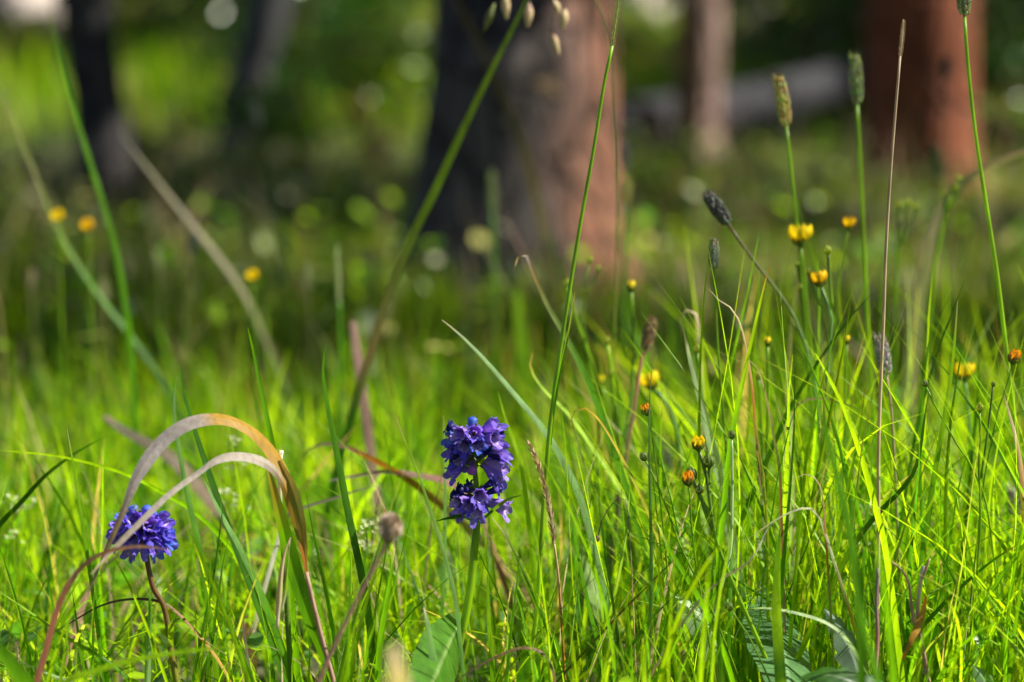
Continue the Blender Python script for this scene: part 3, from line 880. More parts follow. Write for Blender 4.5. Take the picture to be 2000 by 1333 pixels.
gb('dark grass blade crossing low towards the dry feathery grass', [(1330, 1080), (1270, 1140), (1210, 1200), (1150, 1265), (1090, 1330), (1060, 1380)], 1.11, 5, [DG, BRN, DG])
gb('brown wiry blade arching over the cut stout blade', [(870, 1345), (920, 1310), (975, 1280), (1020, 1265), (1060, 1275), (1080, 1310), (1085, 1350)], 1.08, 6, [BRN, BRN, (0.2, 0.11, 0.04)], mat='dry')
gb('tall orange-tipped blade behind the withered orange bud', [(1110, 790), (1125, 850), (1150, 930), (1185, 1010), (1230, 1100), (1270, 1190)], 1.19, 7, [ORG, OLV, YG, GR, GR])
gb('blade bent over like a hook behind the tall stem', [(1112, 850), (1118, 810), (1140, 797), (1165, 815), (1195, 860), (1230, 925), (1260, 990), (1290, 1070)], 1.17, 6, [ORG, (0.3, 0.2, 0.08), OLV, OLV, YG, GR])
gb('slanting green blade crossing the pale leaf by the feathery grass', [(960, 1010), (990, 1050), (1020, 1110), (1050, 1180), (1090, 1260)], 1.15, 10, [TAN, OLV, GR, YG])

# blurred blades
gb('soft wide green blade arcing up past the slim near-black trunk', [(92, 10), (118, 110), (150, 230), (190, 360), (222, 470), (245, 590), (260, 740), (270, 900)], 1.50, 13, [OLV, GR, (0.07, 0.18, 0.004), GR, GR])
gb('soft pale grass stalk bowed beside the two blurred yellow flowers', [(-30, 90), (20, 220), (65, 330), (120, 460), (190, 570), (260, 660), (320, 745), (370, 850)], 1.62, 10, [OLV, OLV, OLV, GR, DG, DG])
gb('broad olive blade slanting across the thick pine', [(1045, -40), (1015, 30), (960, 140), (900, 265), (850, 375), (805, 465), (775, 540), (740, 640)], 1.38, 18, [(0, (0.09, 0.15, 0.012)), (0.35, (0.09, 0.15, 0.012)), (0.5, (0.13, 0.13, 0.04)), (0.58, (0.18, 0.12, 0.06)), (0.66, DG), (1, DG)])
gb('faint brown stalk slanting behind the broad olive blade', [(850, -60), (900, 20), (960, 140), (1010, 260), (1050, 400), (1070, 520)], 2.1, 17, [BRN, BRN, OLV], mat='dry')
gb('wide pale straw blade leaning beside the slim near-black trunk', [(235, 260), (290, 330), (350, 405), (415, 485), (470, 560), (515, 650)], 1.80, 11, [(0.12, 0.11, 0.05), (0.12, 0.11, 0.05), (0.17, 0.145, 0.075), OLV, GR], mat='dry')
gb('stiff pinkish-brown dead stalk standing behind the slender curled blade', [(690, 628), (700, 700), (712, 780), (722, 860), (735, 960)], 1.45, 18, [(0.26, 0.15, 0.12), (0.26, 0.15, 0.12), (0.18, 0.10, 0.08), (0.26, 0.15, 0.12), TAN], mat='dry', profile=[(0, 0.7), (0.1, 1), (1, 1)])
gb('big tan straw blade curving down past the terracotta pine', [(2040, 285), (1970, 308), (1900, 345), (1850, 400), (1820, 470), (1800, 560), (1790, 660)], 1.47, 28, [TAN, TAN, OLV, OLV, GR], mat='dry')
gb('dull red arched blade curving below the small purple flower', [(335, 1075), (270, 1068), (200, 1082), (150, 1120), (115, 1185), (95, 1255), (72, 1340)], 1.03, 13, [PINK, PINK, (0.26, 0.09, 0.05), (0.26, 0.09, 0.05), (0.24, 0.10, 0.05)], mat='dry')
gb('tan and golden bowed blade leading to the tall purple flower stem', [(590, 895), (615, 872), (660, 870), (720, 895), (790, 935), (850, 980), (925, 1045), (1000, 1130)], 1.27, 15, [(0, GREY), (0.08, GREY), (0.18, ORG), (0.35, GOLD), (0.6, STRAW), (0.8, TAN), (1, OLV)], mat='dry')
gb('purplish withered blade lying behind the tan bowed one', [(640, 940), (700, 928), (760, 920), (820, 928), (880, 942), (930, 985), (960, 1060)], 1.27, 13, [GREY, (0.2, 0.13, 0.11), (0.2, 0.09, 0.07), (0.2, 0.09, 0.06), OLV], mat='dry')
gb('whitish curled straw behind the slender curled blade', [(735, 950), (700, 958), (650, 975), (600, 990), (560, 1010), (540, 1070)], 1.22, 9, [WHT, LGREY, WHT, TAN], mat='dry')
gb('soft green blade standing behind the green spike', [(1010, 560), (1018, 640), (1025, 740), (1030, 850)], 1.9, 30, [GR, YG, GR])
gb('thick soft green stem leaning in the tall grass clump', [(1578, 690), (1595, 770), (1620, 870), (1650, 990), (1672, 1110), (1682, 1230), (1685, 1345)], 0.95, 17, [YG, GR, GR, GR])
gb('second thick soft green stem near the forked dry twig', [(1708, 1040), (1722, 1120), (1735, 1220), (1745, 1345)], 0.95, 15, [YG, GR, GR])
gb('soft bright stem beside the thick leaning stem', [(1660, 1110), (1680, 1180), (1700, 1260), (1722, 1350)], 0.90, 18, [YG, GR, GR])
gb('peach dry leaf tip clasping the stem by the orange flower', [(1960, 770), (1972, 810), (1985, 860), (1995, 920), (2002, 1000)], 1.15, 14, [PINK, STRAW, ORG, GOLD, GR], mat='dry')
gb('tan blade curving like an arch among the tall grass clump', [(1690, 805), (1630, 783), (1580, 780), (1553, 800), (1545, 850), (1548, 930)], 1.20, 8, [YG, TAN, TAN, OLV, GR], mat='dry')
gb('red and tan wisp curling beside the small timothy head', [(1384, 564), (1402, 585), (1428, 602), (1445, 630), (1456, 672), (1466, 730), (1475, 820)], 1.16, 6, [STRAW, STRAW, ORG, OLV, GR, GR], mat='dry')
gb('tiny hooked straw behind the sharp-tipped green blade', [(1438, 708), (1448, 700), (1462, 702), (1480, 722), (1495, 770), (1510, 850), (1522, 920), (1525, 1000)], 1.15, 6, [STRAW, STRAW, OLV, (0.3, 0.12, 0.05), TAN, TAN], mat='dry')
gb('tan ring-shaped tip above the shining white-green blade', [(1334, 650), (1328, 622), (1345, 603), (1362, 618), (1366, 670), (1372, 760)], 1.27, 9, [TAN, TAN, OLV, GR], mat='dry')
gb('white dry curl arching in the tall clump', [(1450, 1060), (1480, 1040), (1505, 1022), (1545, 1000), (1580, 992), (1600, 1010), (1612, 1042)], 1.10, 6, [(0, STRAW), (0.15, WHT), (0.35, WHT), (0.5, GOLD), (0.6, OLV), (1, GR)], mat='blade')
gb('twisting tan straw running down to the pale striped leaf', [(1520, 1015), (1498, 1035), (1480, 1075), (1455, 1105), (1415, 1128), (1375, 1165), (1335, 1215), (1300, 1270)], 1.09, 6, [WHT, WHT, STRAW, TAN, (0.32, 0.13, 0.03), BRN], mat='dry')
gb('golden hooked wisp above the white dry curl', [(1538, 952), (1552, 935), (1580, 926), (1600, 945), (1608, 980), (1612, 1030)], 1.10, 5, [(0, STRAW), (0.15, TAN), (0.3, ORG), (0.42, OLV), (1, GR)], mat='blade')
gb('dark green near leaf blade at the foot of the brown seed spike', [(-30, 1235), (5, 1280), (40, 1330), (70, 1400)], 0.98, 48, [DG, DG, GR])
gb('blunt tan dead leaf tip in front of the broad textured leaf', [(772, 1262), (780, 1310), (790, 1370)], 0.74, 60, [TAN, (0.4, 0.33, 0.09), YG], mat='dry', profile=[(0, 0.3), (0.12, 0.85), (0.3, 1), (1, 1)])
gb('pale dead stub behind the tip of the bent dry leaf', [(250, 1060), (225, 1090), (198, 1117), (170, 1160), (150, 1230)], 1.22, 14, [PINK, TAN, PINK, TAN], mat='dry')
gb('fat brown stick-like stem lying behind the bent dry leaf arch', [(205, 812), (240, 838), (285, 862), (340, 895), (400, 960)], 1.45, 26, [BRN, (0.05, 0.04, 0.02), BRN, BRN], mat='dry', profile=[(0, 0.4), (0.3, 1), (1, 0.8)])
gb('white-flanked low blade lying near the brown seed spike', [(10, 1280), (60, 1302), (110, 1322), (160, 1345)], 1.10, 7, [PALE, PALE, GR])
gb('soft lime blade lying low across under the small flower stem', [(500, 1262), (430, 1265), (340, 1275), (250, 1290), (180, 1312), (110, 1345)], 1.00, 12, [LIME, YG, LIME])
gb('short purplish-black pointed blade between the small flower and bent leaf stem', [(474, 1193), (478, 1240), (485, 1290), (492, 1345)], 1.10, 8, [BRN, (0.09, 0.05, 0.05), GR], mat='dry')

# ------------------------------------------------------------------ grasses with heads
def timothy_head(length, width, seed, cols, awn=0.35, dens=170):
    """upright bristly head from the origin along +Z"""
    rs = random.Random(seed)
    mb = MB()
    mb.tube([Vector((0, 0, 0)), Vector((0, 0, length * 0.5)), Vector((0, 0, length * 0.92))], [width * 0.12, width * 0.2, width * 0.05], [cols[0]], n=6)
    for i in range(dens):
        f = (i + rs.random()) / dens
        z = length * (0.02 + 0.9 * f)
        r = width * 0.5 * (math.sin(math.pi * min(1, 0.12 + f * 0.86)) ** 0.55)
        a = i * 2.39996 + rs.uniform(-0.2, 0.2)
        o = Vector((math.cos(a), math.sin(a), 0))
        s = Vector((-math.sin(a), math.cos(a), 0))
        up = (o * 0.55 + Vector((0, 0, 1))).normalized()
        L_ = width * rs.uniform(0.32, 0.46); W_ = width * rs.uniform(0.10, 0.15)
        b = o * r * 0.62 + Vector((0, 0, z))
        c = cols[rs.randrange(len(cols))]
        c = tuple(v * rs.uniform(0.75, 1.3) for v in c)
        tip = b + up * L_
        m_ = b + up * L_ * 0.45
        mb.add([b, m_ + s * W_, tip, m_ - s * W_, m_ + o * W_ * 0.9], [(0, 1, 4), (1, 2, 4), (2, 3, 4), (3, 0, 4)], c)
        if rs.random() < 0.8:
            aw = tip + (up + Vector((rs.uniform(-0.25, 0.25), rs.uniform(-0.25, 0.25), 0))) * width * awn
            mb.add([tip - s * W_ * 0.22, tip + s * W_ * 0.22, aw], [(0, 1, 2)], tuple(v * 0.6 for v in c))
    return mb

def frame_of(axis):
    return Vector((0, 0, 1)).rotation_difference(axis.normalized())

def timothy(label, head_base, head_tip, wpx, d, stem_pts, stem_w, cols, scols, seed, name='timothy_grass', awn=0.35, dens=170, cat='grass', mat='stem', dd=0.0):
    pts = [(head_base[0], head_base[1])] + stem_pts
    root, path = stalk(name, label, cat, pts, d, stem_w, scols, mat=mat, group='seed heads on tall grass stems')
    b, t = P(*head_base, d), P(*head_tip, d + dd)
    ax = t - b
    m = timothy_head(ax.length, 0.85 * wpx * K * d, seed, [tuple(1.2 * v for v in c) for c in cols], awn, dens).mesh('seed_head', M['seed'], smooth=False)
    put('seed_head', m, root, b - root.location, frame_of(ax))
    return root

TG = [(0.16, 0.22, 0.08), (0.21, 0.25, 0.07), (0.12, 0.16, 0.08)]
TO = [(0.33, 0.31, 0.07), (0.25, 0.27, 0.07), (0.34, 0.23, 0.09)]
TD = [(0.06, 0.07, 0.05), (0.09, 0.09, 0.07), (0.045, 0.05, 0.05)]
TGREY = [(0.30, 0.28, 0.26), (0.20, 0.20, 0.16), (0.40, 0.37, 0.35)]
TB = [(0.30, 0.20, 0.10), (0.16, 0.09, 0.05), (0.36, 0.26, 0.14)]
timothy('tall timothy stem with olive bristly head above a yellow flower', (1536, 248), (1520, 148), 34, 1.27, [(1545, 330), (1556, 430), (1563, 520), (1572, 620), (1582, 760), (1595, 900)], 8, TO, [YG, LIME, YG], 1)
timothy('tall timothy stem with dark green head against the terracotta pine edge', (1674, 206), (1669, 105), 33, 1.30, [(1680, 320), (1686, 450), (1692, 580), (1700, 720), (1712, 880), (1720, 1030)], 9, TG, [YG, LIME, YG], 2)
timothy('tallest timothy stem with green head crossing the sunlit side of terracotta pine', (1884, 33), (1880, -60), 34, 1.18, [(1890, 120), (1905, 260), (1928, 410), (1948, 540), (1965, 680), (1985, 850), (2005, 1000)], 9, TG, [YG, LIME, LIME, YG], 3)
timothy('timothy stem with tilted blackish head', (1424, 440), (1380, 378), 36, 1.24, [(1440, 465), (1480, 520), (1530, 585), (1560, 640), (1585, 720), (1600, 820)], 7, TD, [BRN, BLU, BLU, YG], 4)
timothy('slim timothy stem with small grey-green head below the blackish one', (1394, 527), (1394, 466), 26, 1.19, [(1398, 600), (1402, 680), (1410, 780), (1420, 900), (1428, 1010)], 6, [(0.16, 0.19, 0.10), (0.26, 0.25, 0.20), (0.12, 0.15, 0.07)], [YG, YG, GR], 5, awn=0.15)
timothy('timothy stem with frayed ash-grey head behind the stiff tan stalk', (1732, 735), (1718, 655), 34, 1.20, [(1740, 790), (1745, 860), (1750, 960)], 6, TGREY, [TAN, YG], 6, mat='dry')
timothy('blurred timothy with pale pinkish head beside the thick pine', (1222, 332), (1218, 275), 26, 1.75, [(1222, 380), (1220, 450), (1218, 560)], 8, [(0.34, 0.28, 0.24), (0.22, 0.2, 0.15)], [GR, YG], 7)
timothy('blurred timothy with dull green head below the pale pinkish one', (1221, 400), (1222, 345), 26, 1.72, [(1222, 470), (1222, 560), (1220, 680)], 8, TO, [GR, YG], 8)
timothy('blurred timothy with small dark oval head near the yellow bokeh flower', (374, 498), (376, 455), 22, 1.85, [(368, 560), (360, 640), (350, 760)], 6, TD, [OLV, GR], 9)
timothy('blurred timothy with dark oval head set against the terracotta bark', (1847, 152), (1851, 112), 19, 2.2, [(1840, 220), (1830, 320), (1822, 430)], 5, TD, [(0.2, 0.1, 0.05), OLV], 10)
timothy('blurred timothy with faint grey-green head at the foot of terracotta pine', (1838, 345), (1825, 285), 24, 1.9, [(1842, 400), (1845, 470), (1850, 580)], 7, TG, [GR, GR], 11)
timothy('blurred pale green spike grass beside the shrub and thick pine', (662, 590), (658, 468), 17, 1.55, [(664, 650), (664, 740), (662, 860)], 10, [(0.32, 0.36, 0.16), (0.24, 0.3, 0.1), (0.4, 0.42, 0.22)], [GR, GR], 12, awn=0.1, dens=60)
timothy('blurred green spike grass low against the thick pine bark', (962, 420), (960, 330), 20, 1.95, [(964, 500), (968, 600), (970, 720)], 9, TG, [GR, YG], 13)
timothy('blurred whitish-headed stalk beside the leaning grey trunk', (506, 245), (498, 200), 20, 2.3, [(520, 320), (535, 420), (545, 520)], 7, [(0.36, 0.36, 0.24), (0.3, 0.3, 0.2)], [OLV, GR], 14)
timothy('blurred charcoal seed head low behind the cinquefoil buds', (1300, 935), (1286, 855), 38, 1.46, [(1306, 990), (1310, 1060), (1312, 1130)], 8, TD, [BRN, GR], 15)
timothy('sedge stem with brown chaffy head beside the yellow dome flower', (1258, 688), (1276, 622), 30, 1.27, [(1250, 720), (1240, 790), (1225, 880), (1210, 980)], 9, TB, [PINK, OLV, GR], 16, name='sedge')
timothy('frayed grey-brown seed head at the edge beside the wiry forked bud stem', (1985, 1010), (1980, 955), 40, 1.24, [(1982, 1060), (1978, 1140)], 8, TGREY, [TAN, OLV], 17, dens=120)
timothy('dry brown knobbly seed spike standing low in the grass', (36, 1325), (34, 1250), 15, 1.08, [(38, 1370)], 5, [(0.30, 0.20, 0.12), (0.12, 0.08, 0.06), (0.45, 0.36, 0.27)], [TAN, TAN], 18, name='seed_spike', awn=0.05, dens=46, mat='dry')

for k_, (hx, hy, dd_) in enumerate([(310, 520, 2.0), (430, 470, 2.4), (560, 500, 2.1), (600, 560, 1.8), (720, 520, 2.3), (760, 600, 1.7), (205, 590, 1.8), (60, 560, 2.0), (1075, 500, 2.1), (1290, 470, 2.3), (1330, 560, 1.9), (1470, 500, 2.2), (1640, 560, 1.8), (1800, 520, 1.9), (1925, 560, 1.8), (1955, 470, 2.2)]):
    timothy('soft blurred grass stem with small pale head in the middle grass', (hx, hy), (hx + (k_ * 7) % 13 - 6, hy - 34 - (k_ * 5) % 17), 15 + (k_ * 3) % 7, dd_, [(hx + 3, hy + 60), (hx + 7, hy + 130)], 6, ([(0.30, 0.30, 0.16), (0.22, 0.24, 0.1)], [(0.34, 0.26, 0.18), (0.26, 0.2, 0.12)], TG)[k_ % 3], [OLV, GR], 60 + k_, name='blurred_grass_stem', awn=0.15, dens=60)

# the tall stem through the middle, with its narrow spike and a leaf tip
r, path = stalk('tall_grass_stem', 'tall slender green stem with narrow spike rising beside the tall purple flower', 'grass', [(1196, 90), (1180, 165), (1160, 290), (1135, 430), (1112, 570), (1092, 700), (1075, 830), (1064, 960), (1056, 1080), (1046, 1220), (1020, 1345)], 1.13, 9, [YG, YG, YG, LIME, YG], n=48, group='seed heads on tall grass stems')
hb, ht = P(1196, 92, 1.13), P(1212, -30, 1.13)
put('seed_head', timothy_head((ht - hb).length, 11 * K * 1.13, 20, [(0.22, 0.30, 0.04), (0.28, 0.34, 0.06), (0.34, 0.38, 0.14)], 0.2, 110).mesh('seed_head', M['seed'], smooth=False), r, hb - r.location, frame_of(ht - hb))
mb = MB(); mb.ribbon(catmull([P(1123, 572, 1.12), P(1112, 640, 1.125), P(1097, 710, 1.127), P(1080, 800, 1.129), P(1072, 870, 1.13)], 14), [(0, 0.0004), (0.5, 0.0015), (1, 0.0022)], [OLV, GR, GR], 0.3, 0.3)
mb.build('leaf', M['blade'], r)
# stiff tan stalk
r, path = stalk('dry_grass_stem', 'stiff straight tan stalk with thin spike crossing the terracotta pine', 'grass', [(1758, 110), (1748, 230), (1738, 360), (1730, 500), (1726, 620), (1720, 760), (1716, 880), (1716, 1000)], 1.13, 7, [TAN, TAN, STRAW, STRAW, TAN, TAN], mat='dry', group='seed heads on tall grass stems')
hb, ht = P(1758, 112, 1.13), P(1766, 34, 1.13)
put('seed_head', timothy_head((ht - hb).length, 10 * K * 1.13, 21, [(0.46, 0.35, 0.21), (0.40, 0.30, 0.18)], 0.12, 110).mesh('seed_head', M['seed'], smooth=False), r, hb - r.location, frame_of(ht - hb))
# dry feathery grass beside the purple flower
r, path = stalk('dry_grass_stem', 'dry golden stem with feathery open spike right beside the tall green stem', 'grass', [(1082, 1060), (1090, 1120), (1096, 1200), (1104, 1345)], 1.12, 6, [STRAW, ORG, GOLD, TAN], mat='dry', group='seed heads on tall grass stems')
r['label'] = 'dry golden stem with feathery spike tangled against the tall green stem'
pp = catmull([P(1082, 1062, 1.12), P(1075, 1000, 1.12), P(1062, 940, 1.12), P(1040, 878, 1.12)], 40)
fe = MB(); rs = random.Random(5)
fe.tube(pp, [0.0008, 0.0005], [TAN], n=5)
for i, q in enumerate(pp):
    for k in range(3):
        a = rs.uniform(0, 6.28)
        T = (pp[min(i + 1, 39)] - pp[max(i - 1, 0)]).normalized()
        o = (T.orthogonal().normalized()); o = Matrix.Rotation(a, 3, T) @ o
        e = q + T * 0.005 + o * rs.uniform(0.001, 0.0028)
        sd = T.cross(o)
        fe.add([q, q.lerp(e, 0.5) + sd * 0.0006, e, q.lerp(e, 0.5) - sd * 0.0006], [(0, 1, 2, 3)], rs.choice([TAN, STRAW, (0.3, 0.17, 0.07)]))
fe.build('seed_head', M['dry'], r, smooth=False)

# nodding oat-like grass hanging in front of the thick pine
r, path = stalk('oat_grass', 'nodding oat grass with pale dangling spikelets against the thick pine', 'grass', [(1010, -75), (1075, -85), (1140, -40), (1185, 60), (1200, 240), (1205, 450), (1200, 640), (1195, 800)], 1.33, 4, [OLV, OLV, YG, YG], group='seed heads on tall grass stems')
for (x0, y0, x1, y1, wv, c1, c2) in [(966, 8, 945, 62, 17, OLV, OLV), (986, -15, 989, 38, 18, OLV, STRAW), (1034, 6, 1030, 54, 18, (0.35, 0.2, 0.16), STRAW), (1082, 0, 1092, 30, 15, STRAW, STRAW), (1104, 18, 1098, 58, 18, STRAW, STRAW), (1076, 56, 1092, 110, 14, (0.4, 0.12, 0.12), STRAW)]:
    a, b = P(x0, y0, 1.33), P(x1, y1, 1.33)
    s = MB()
    top = a + Vector((0.002, 0.004, 0.025))
    s.tube([top, a.lerp(top, 0.4) + Vector((0.001, 0, 0)), a], [0.0002, 0.0003], [OLV], n=4)
    ln = (b - a).length; wd = wv * K * 1.33
    s.tube(catmull([a, a.lerp(b, 0.35), a.lerp(b, 0.7), b], 9), [(0, wd * 0.12), (0.35, wd * 0.5), (0.65, wd * 0.42), (1, wd * 0.05)], [c1, c2, c2], n=8)
    sp = s.build('spikelet', M['seed'], r)
    g_ = MB()
    ax = (b - a).normalized(); oo = ax.orthogonal().normalized()
    for k in range(3):
        o = Matrix.Rotation(k * 2.1, 3, ax) @ oo
        m_ = a.lerp(b, 0.4) + o * wd * 0.42
        g_.ribbon(catmull([a, m_, b + o * wd * 0.12], 6), [(0, wd * 0.1), (0.5, wd * 0.5), (1, wd * 0.03)], [c2], face_to=o)
    g_.build('glume', M['dry'], sp, origin=r.location)

# ------------------------------------------------------------------ the bent dry leaf plant
def bent_leaf_plant():
    d = 1.10
    stem_px = [(598, 1118), (612, 1180), (632, 1260), (655, 1345)]
    path = catmull(root_path(stem_px, d), 18)
    root = thing('bent_grass_plant', 'grass plant with bent broad dry leaves, grey and orange, arching over the small purple flower', 'grass', path[-1])
    mb = MB(); mb.tube(path, [0.0010, 0.0012, 0.0014], [(0.42, 0.26, 0.18), (0.40, 0.24, 0.17), OLV], n=7)
    mb.build('stem', M['dry'], root)
    def leaf(pts, prof, cols, label, roll, mat, stripes):
        p3 = catmull([P(x, y, dd) for x, y, dd in pts], 60)
        mb = MB()
        mb.ribbon(p3, [(t, 0.70 * wv * K * d) for t, wv in prof], cols, roll, 0.10, 25, 0.0,
                  edge=lambda u, t: ((tuple(c * 0.55 for c in lerp_stops(cols, t))), min(1.0, 1.5 * stripes) * (0.5 + 0.5 * math.cos(u * 22))))
        o = mb.build('leaf', M[mat], root)
        o['label'] = label
    leaf([(172, 1157, 1.05), (205, 1080, 1.055), (240, 1000, 1.06), (268, 930, 1.07), (312, 866, 1.08), (368, 826, 1.085), (432, 817, 1.09), (486, 838, 1.095), (530, 880, 1.10), (565, 945, 1.10), (585, 1030, 1.10), (598, 1118, 1.10)],
         [(0, 4), (0.10, 14), (0.22, 20), (0.34, 44), (0.5, 50), (0.6, 44), (0.72, 58), (0.85, 36), (1, 7)],
         [(0, PINK), (0.06, (0.30, 0.17, 0.13)), (0.16, (0.30, 0.2, 0.07)), (0.22, (0.20, 0.16, 0.13)), (0.36, (0.34, 0.30, 0.27)), (0.50, (0.34, 0.29, 0.25)), (0.54, GOLD), (0.72, (0.36, 0.20, 0.015)), (0.85, (0.26, 0.22, 0.03)), (0.95, ORG), (1, ORG)],
         'grey-backed dry leaf with golden orange base, bent in a high arch', lambda t: -0.70 + 0.25 * math.sin(t * 7), 'dry', 0.55)
    leaf([(178, 1122, 1.04), (212, 1083, 1.045), (262, 1032, 1.05), (330, 966, 1.06), (385, 925, 1.07), (420, 900, 1.075), (460, 890, 1.08), (510, 900, 1.085), (545, 930, 1.092), (570, 990, 1.097), (590, 1080, 1.10)],
         [(0, 4), (0.12, 15), (0.35, 19), (0.48, 24), (0.55, 38), (0.66, 34), (0.75, 22), (0.85, 28), (1, 7)],
         [(0, TAN), (0.2, (0.40, 0.34, 0.27)), (0.5, (0.38, 0.33, 0.27)), (0.72, (0.40, 0.33, 0.25)), (0.80, GOLD), (0.9, GOLD), (1, YG)],
         'pale grey twisted dry leaf crossing in front of the small flower', lambda t: -0.62 + 0.3 * math.sin(t * 9), 'dry', 0.4)
    leaf([(520, 905, 1.11), (535, 960, 1.11), (552, 1030, 1.11), (575, 1120, 1.11), (605, 1210, 1.11), (640, 1300, 1.11), (662, 1370, 1.11)],
         [(0, 8), (0.2, 34), (0.4, 52), (0.6, 48), (0.85, 30), (1, 14)],
         [(0, OLV), (0.12, (0.2, 0.17, 0.03)), (0.3, GR), (0.5, DG), (1, GR)],
         'broad folded green leaf hanging beside the stem', 0.5, 'blade', 0.35)
    leaf([(545, 900, 1.095), (568, 950, 1.095), (585, 1010, 1.097), (594, 1070, 1.10), (598, 1120, 1.10)],
         [(0, 10), (0.3, 34), (0.6, 26), (1, 6)],
         [(0, GOLD), (0.4, (0.22, 0.24, 0.03)), (0.8, (0.35, 0.22, 0.03)), (1, ORG)],
         'golden sheath leaf with orange rim', 0.1, 'dry', 0.5)
    ch = MB()
    pts = [P(568, 1050, 1.085), P(556, 1080, 1.083), P(548, 1130, 1.083), P(543, 1190, 1.085), (P(542, 1230, 1.085))]
    ch.tube(catmull(pts, 14), [0.0002, 0.0009, 0.0014, 0.0006], [(0.3, 0.16, 0.11), STRAW, STRAW, WHT], n=6)
    ch.build('chaff', M['dry'], root)
    ch = MB()
    pts = [P(566, 1055, 1.087), P(561, 1110, 1.087), P(556, 1160, 1.087), P(549, 1200, 1.087)]
    ch.tube(catmull(pts, 12), [0.0002, 0.0003, 0.0011, 0.0002], [STRAW, YG, LIME, WHT], n=6)
    ch.build('chaff', M['dry'], root)
bent_leaf_plant()

# cut hollow stub behind
r, _p = stalk('cut_stem', 'short cut stem stub peeping over the bent dry leaf', 'stem', [(550, 880), (546, 920), (548, 1000), (555, 1100)], 1.13, 11, [WHT, OLV, GR, GR])
mb = MB(); q0, q1 = P(551, 876, 1.13), P(549, 888, 1.13)
for a in range(5):
    o = Vector((math.cos(a * 1.257), math.sin(a * 1.257), 0)) * 0.0013
    mb.add([q1 + o, q1 + Vector((o.y, -o.x, 0)) * 0.5 + o, q0 + o * 1.3], [(0, 1, 2)], STRAW)
mb.build('frayed_rim', M['dry'], r)

# forked dry twig
r, _p = stalk('dry_twig', 'forked pinkish dry twig standing at the clump of tall grass', 'twig', [(1803, 1105), (1798, 1140), (1793, 1185), (1795, 1230), (1805, 1280), (1816, 1345)], 1.10, 9, [WHT, PINK, TAN, PINK, TAN], mat='dry')
for pts in ([(1740, 1098), (1760, 1112), (1775, 1140), (1780, 1185), (1788, 1225), (1796, 1240)], [(1816, 1092), (1808, 1112), (1800, 1130)]):
    mb = MB(); mb.tube(catmull([P(a, b, 1.10) for a, b in pts], 12), [0.0004, 0.0007, 0.001], [STRAW, PINK, TAN], n=6)
    mb.build('branch', M['dry'], r)
mb = MB(); mb.ribbon(catmull([P(1808, 1165, 1.095), P(1800, 1205, 1.095), P(1780, 1250, 1.09), P(1762, 1290, 1.09)], 12), [(0, 0.001), (0.4, 0.004), (1, 0.001)], [ORG, GOLD, ORG], 0.3, 0.1)
mb.build('withered_leaf', M['dry'], r)
# thin dry stem by the thick soft stems
stalk('dry_twig', 'single pinkish dead stem standing between the two thick soft stems', 'twig', [(1715, 1110), (1712, 1180), (1714, 1250), (1708, 1345)], 1.08, 9, [GREY, PINK, PINK, WHT], mat='dry')

# ------------------------------------------------------------------ broad leaves
def broad_leaf(name, label, pts, d, wpx, cols, rib, teeth=0.0, nteeth=16, fold=0.10, roll=0.2, ripple=0.0, prof=None, mat='leaf', n=56, cat='leaf'):
    """pts from tip to base"""
    path = catmull(root_path(pts, d), n)
    root = thing(name, label, cat, path[-1])
    prof = prof or [(0, 0.02), (0.08, 0.5), (0.25, 0.95), (0.4, 1.0), (0.58, 0.7), (0.68, 0.12), (1, 0.06)]
    widths = []
    for i in range(n):
        t = i / (n - 1)
        k = 1.0
        if teeth:
            s = (t * nteeth) % 1.0
            k = 1 - teeth * s
        widths.append((t, wpx * K * d * lerp_stops(prof, t) * k))
    mb = MB()
    vein = lambda u, t: (rib, (0.9 if abs(u) < 0.05 else 0.0) + 0.25 * max(0, math.cos((t * 15 - abs(u) * 1.6) * 6.283) - 0.7))
    mb.ribbon(path, widths, cols, roll, fold, 17, ripple, edge=vein)
    mb.build('leaf_blade', M[mat], root)
    st = MB()
    k0 = int(n * 0.62)
    st.tube(path[k0:], [0.0012, 0.0016], [rib], n=6)
    st.build('leaf_stalk', M['stem'], root)
    return root

broad_leaf('broad_leaf', 'broad textured green leaf at the foot of the tall purple flower', [(908, 1200, 1.15), (884, 1245, 1.115), (856, 1310, 1.075), (826, 1390, 1.04)], 1.09, 118, [(0.07, 0.19, 0.015), (0.055, 0.16, 0.012), GR], (0.22, 0.33, 0.1), 0.06, 26, 0.16, -0.55, 0.012)
broad_leaf('broad_leaf', 'bluish-green broad leaf beside the wide upright notched blade', [(1490, 1140, 1.20), (1510, 1200, 1.165), (1530, 1270, 1.13), (1545, 1360, 1.09)], 1.15, 135, [(0.09, 0.20, 0.07), (0.08, 0.18, 0.06)], (0.2, 0.32, 0.16), 0, 1, 0.14, -0.6, 0.006)
broad_leaf('broad_leaf', 'pale-striped leaf curving under the twisting tan straw', [(1290, 1165), (1330, 1178), (1375, 1215), (1400, 1270), (1410, 1340)], 1.16, 70, [BLU, PALE, GR, DG], PALE, 0, 1, 0.2, -0.5)
broad_leaf('toothed_leaf', 'dark saw-toothed leaf lying low before the silvery toothed leaf', [(1560, 1325), (1610, 1318), (1660, 1330), (1720, 1365)], 1.05, 100, [DG, (0.04, 0.10, 0.03)], (0.1, 0.17, 0.06), 0.35, 13, 0.12, -0.7)
broad_leaf('toothed_leaf', 'silvery blue-green toothed leaf between thick soft stems and notched blade', [(1610, 1190), (1640, 1230), (1668, 1290), (1690, 1370)], 1.13, 75, [(0.16, 0.23, 0.17), (0.22, 0.28, 0.24)], (0.35, 0.42, 0.35), 0.35, 12, 0.15, -0.5)
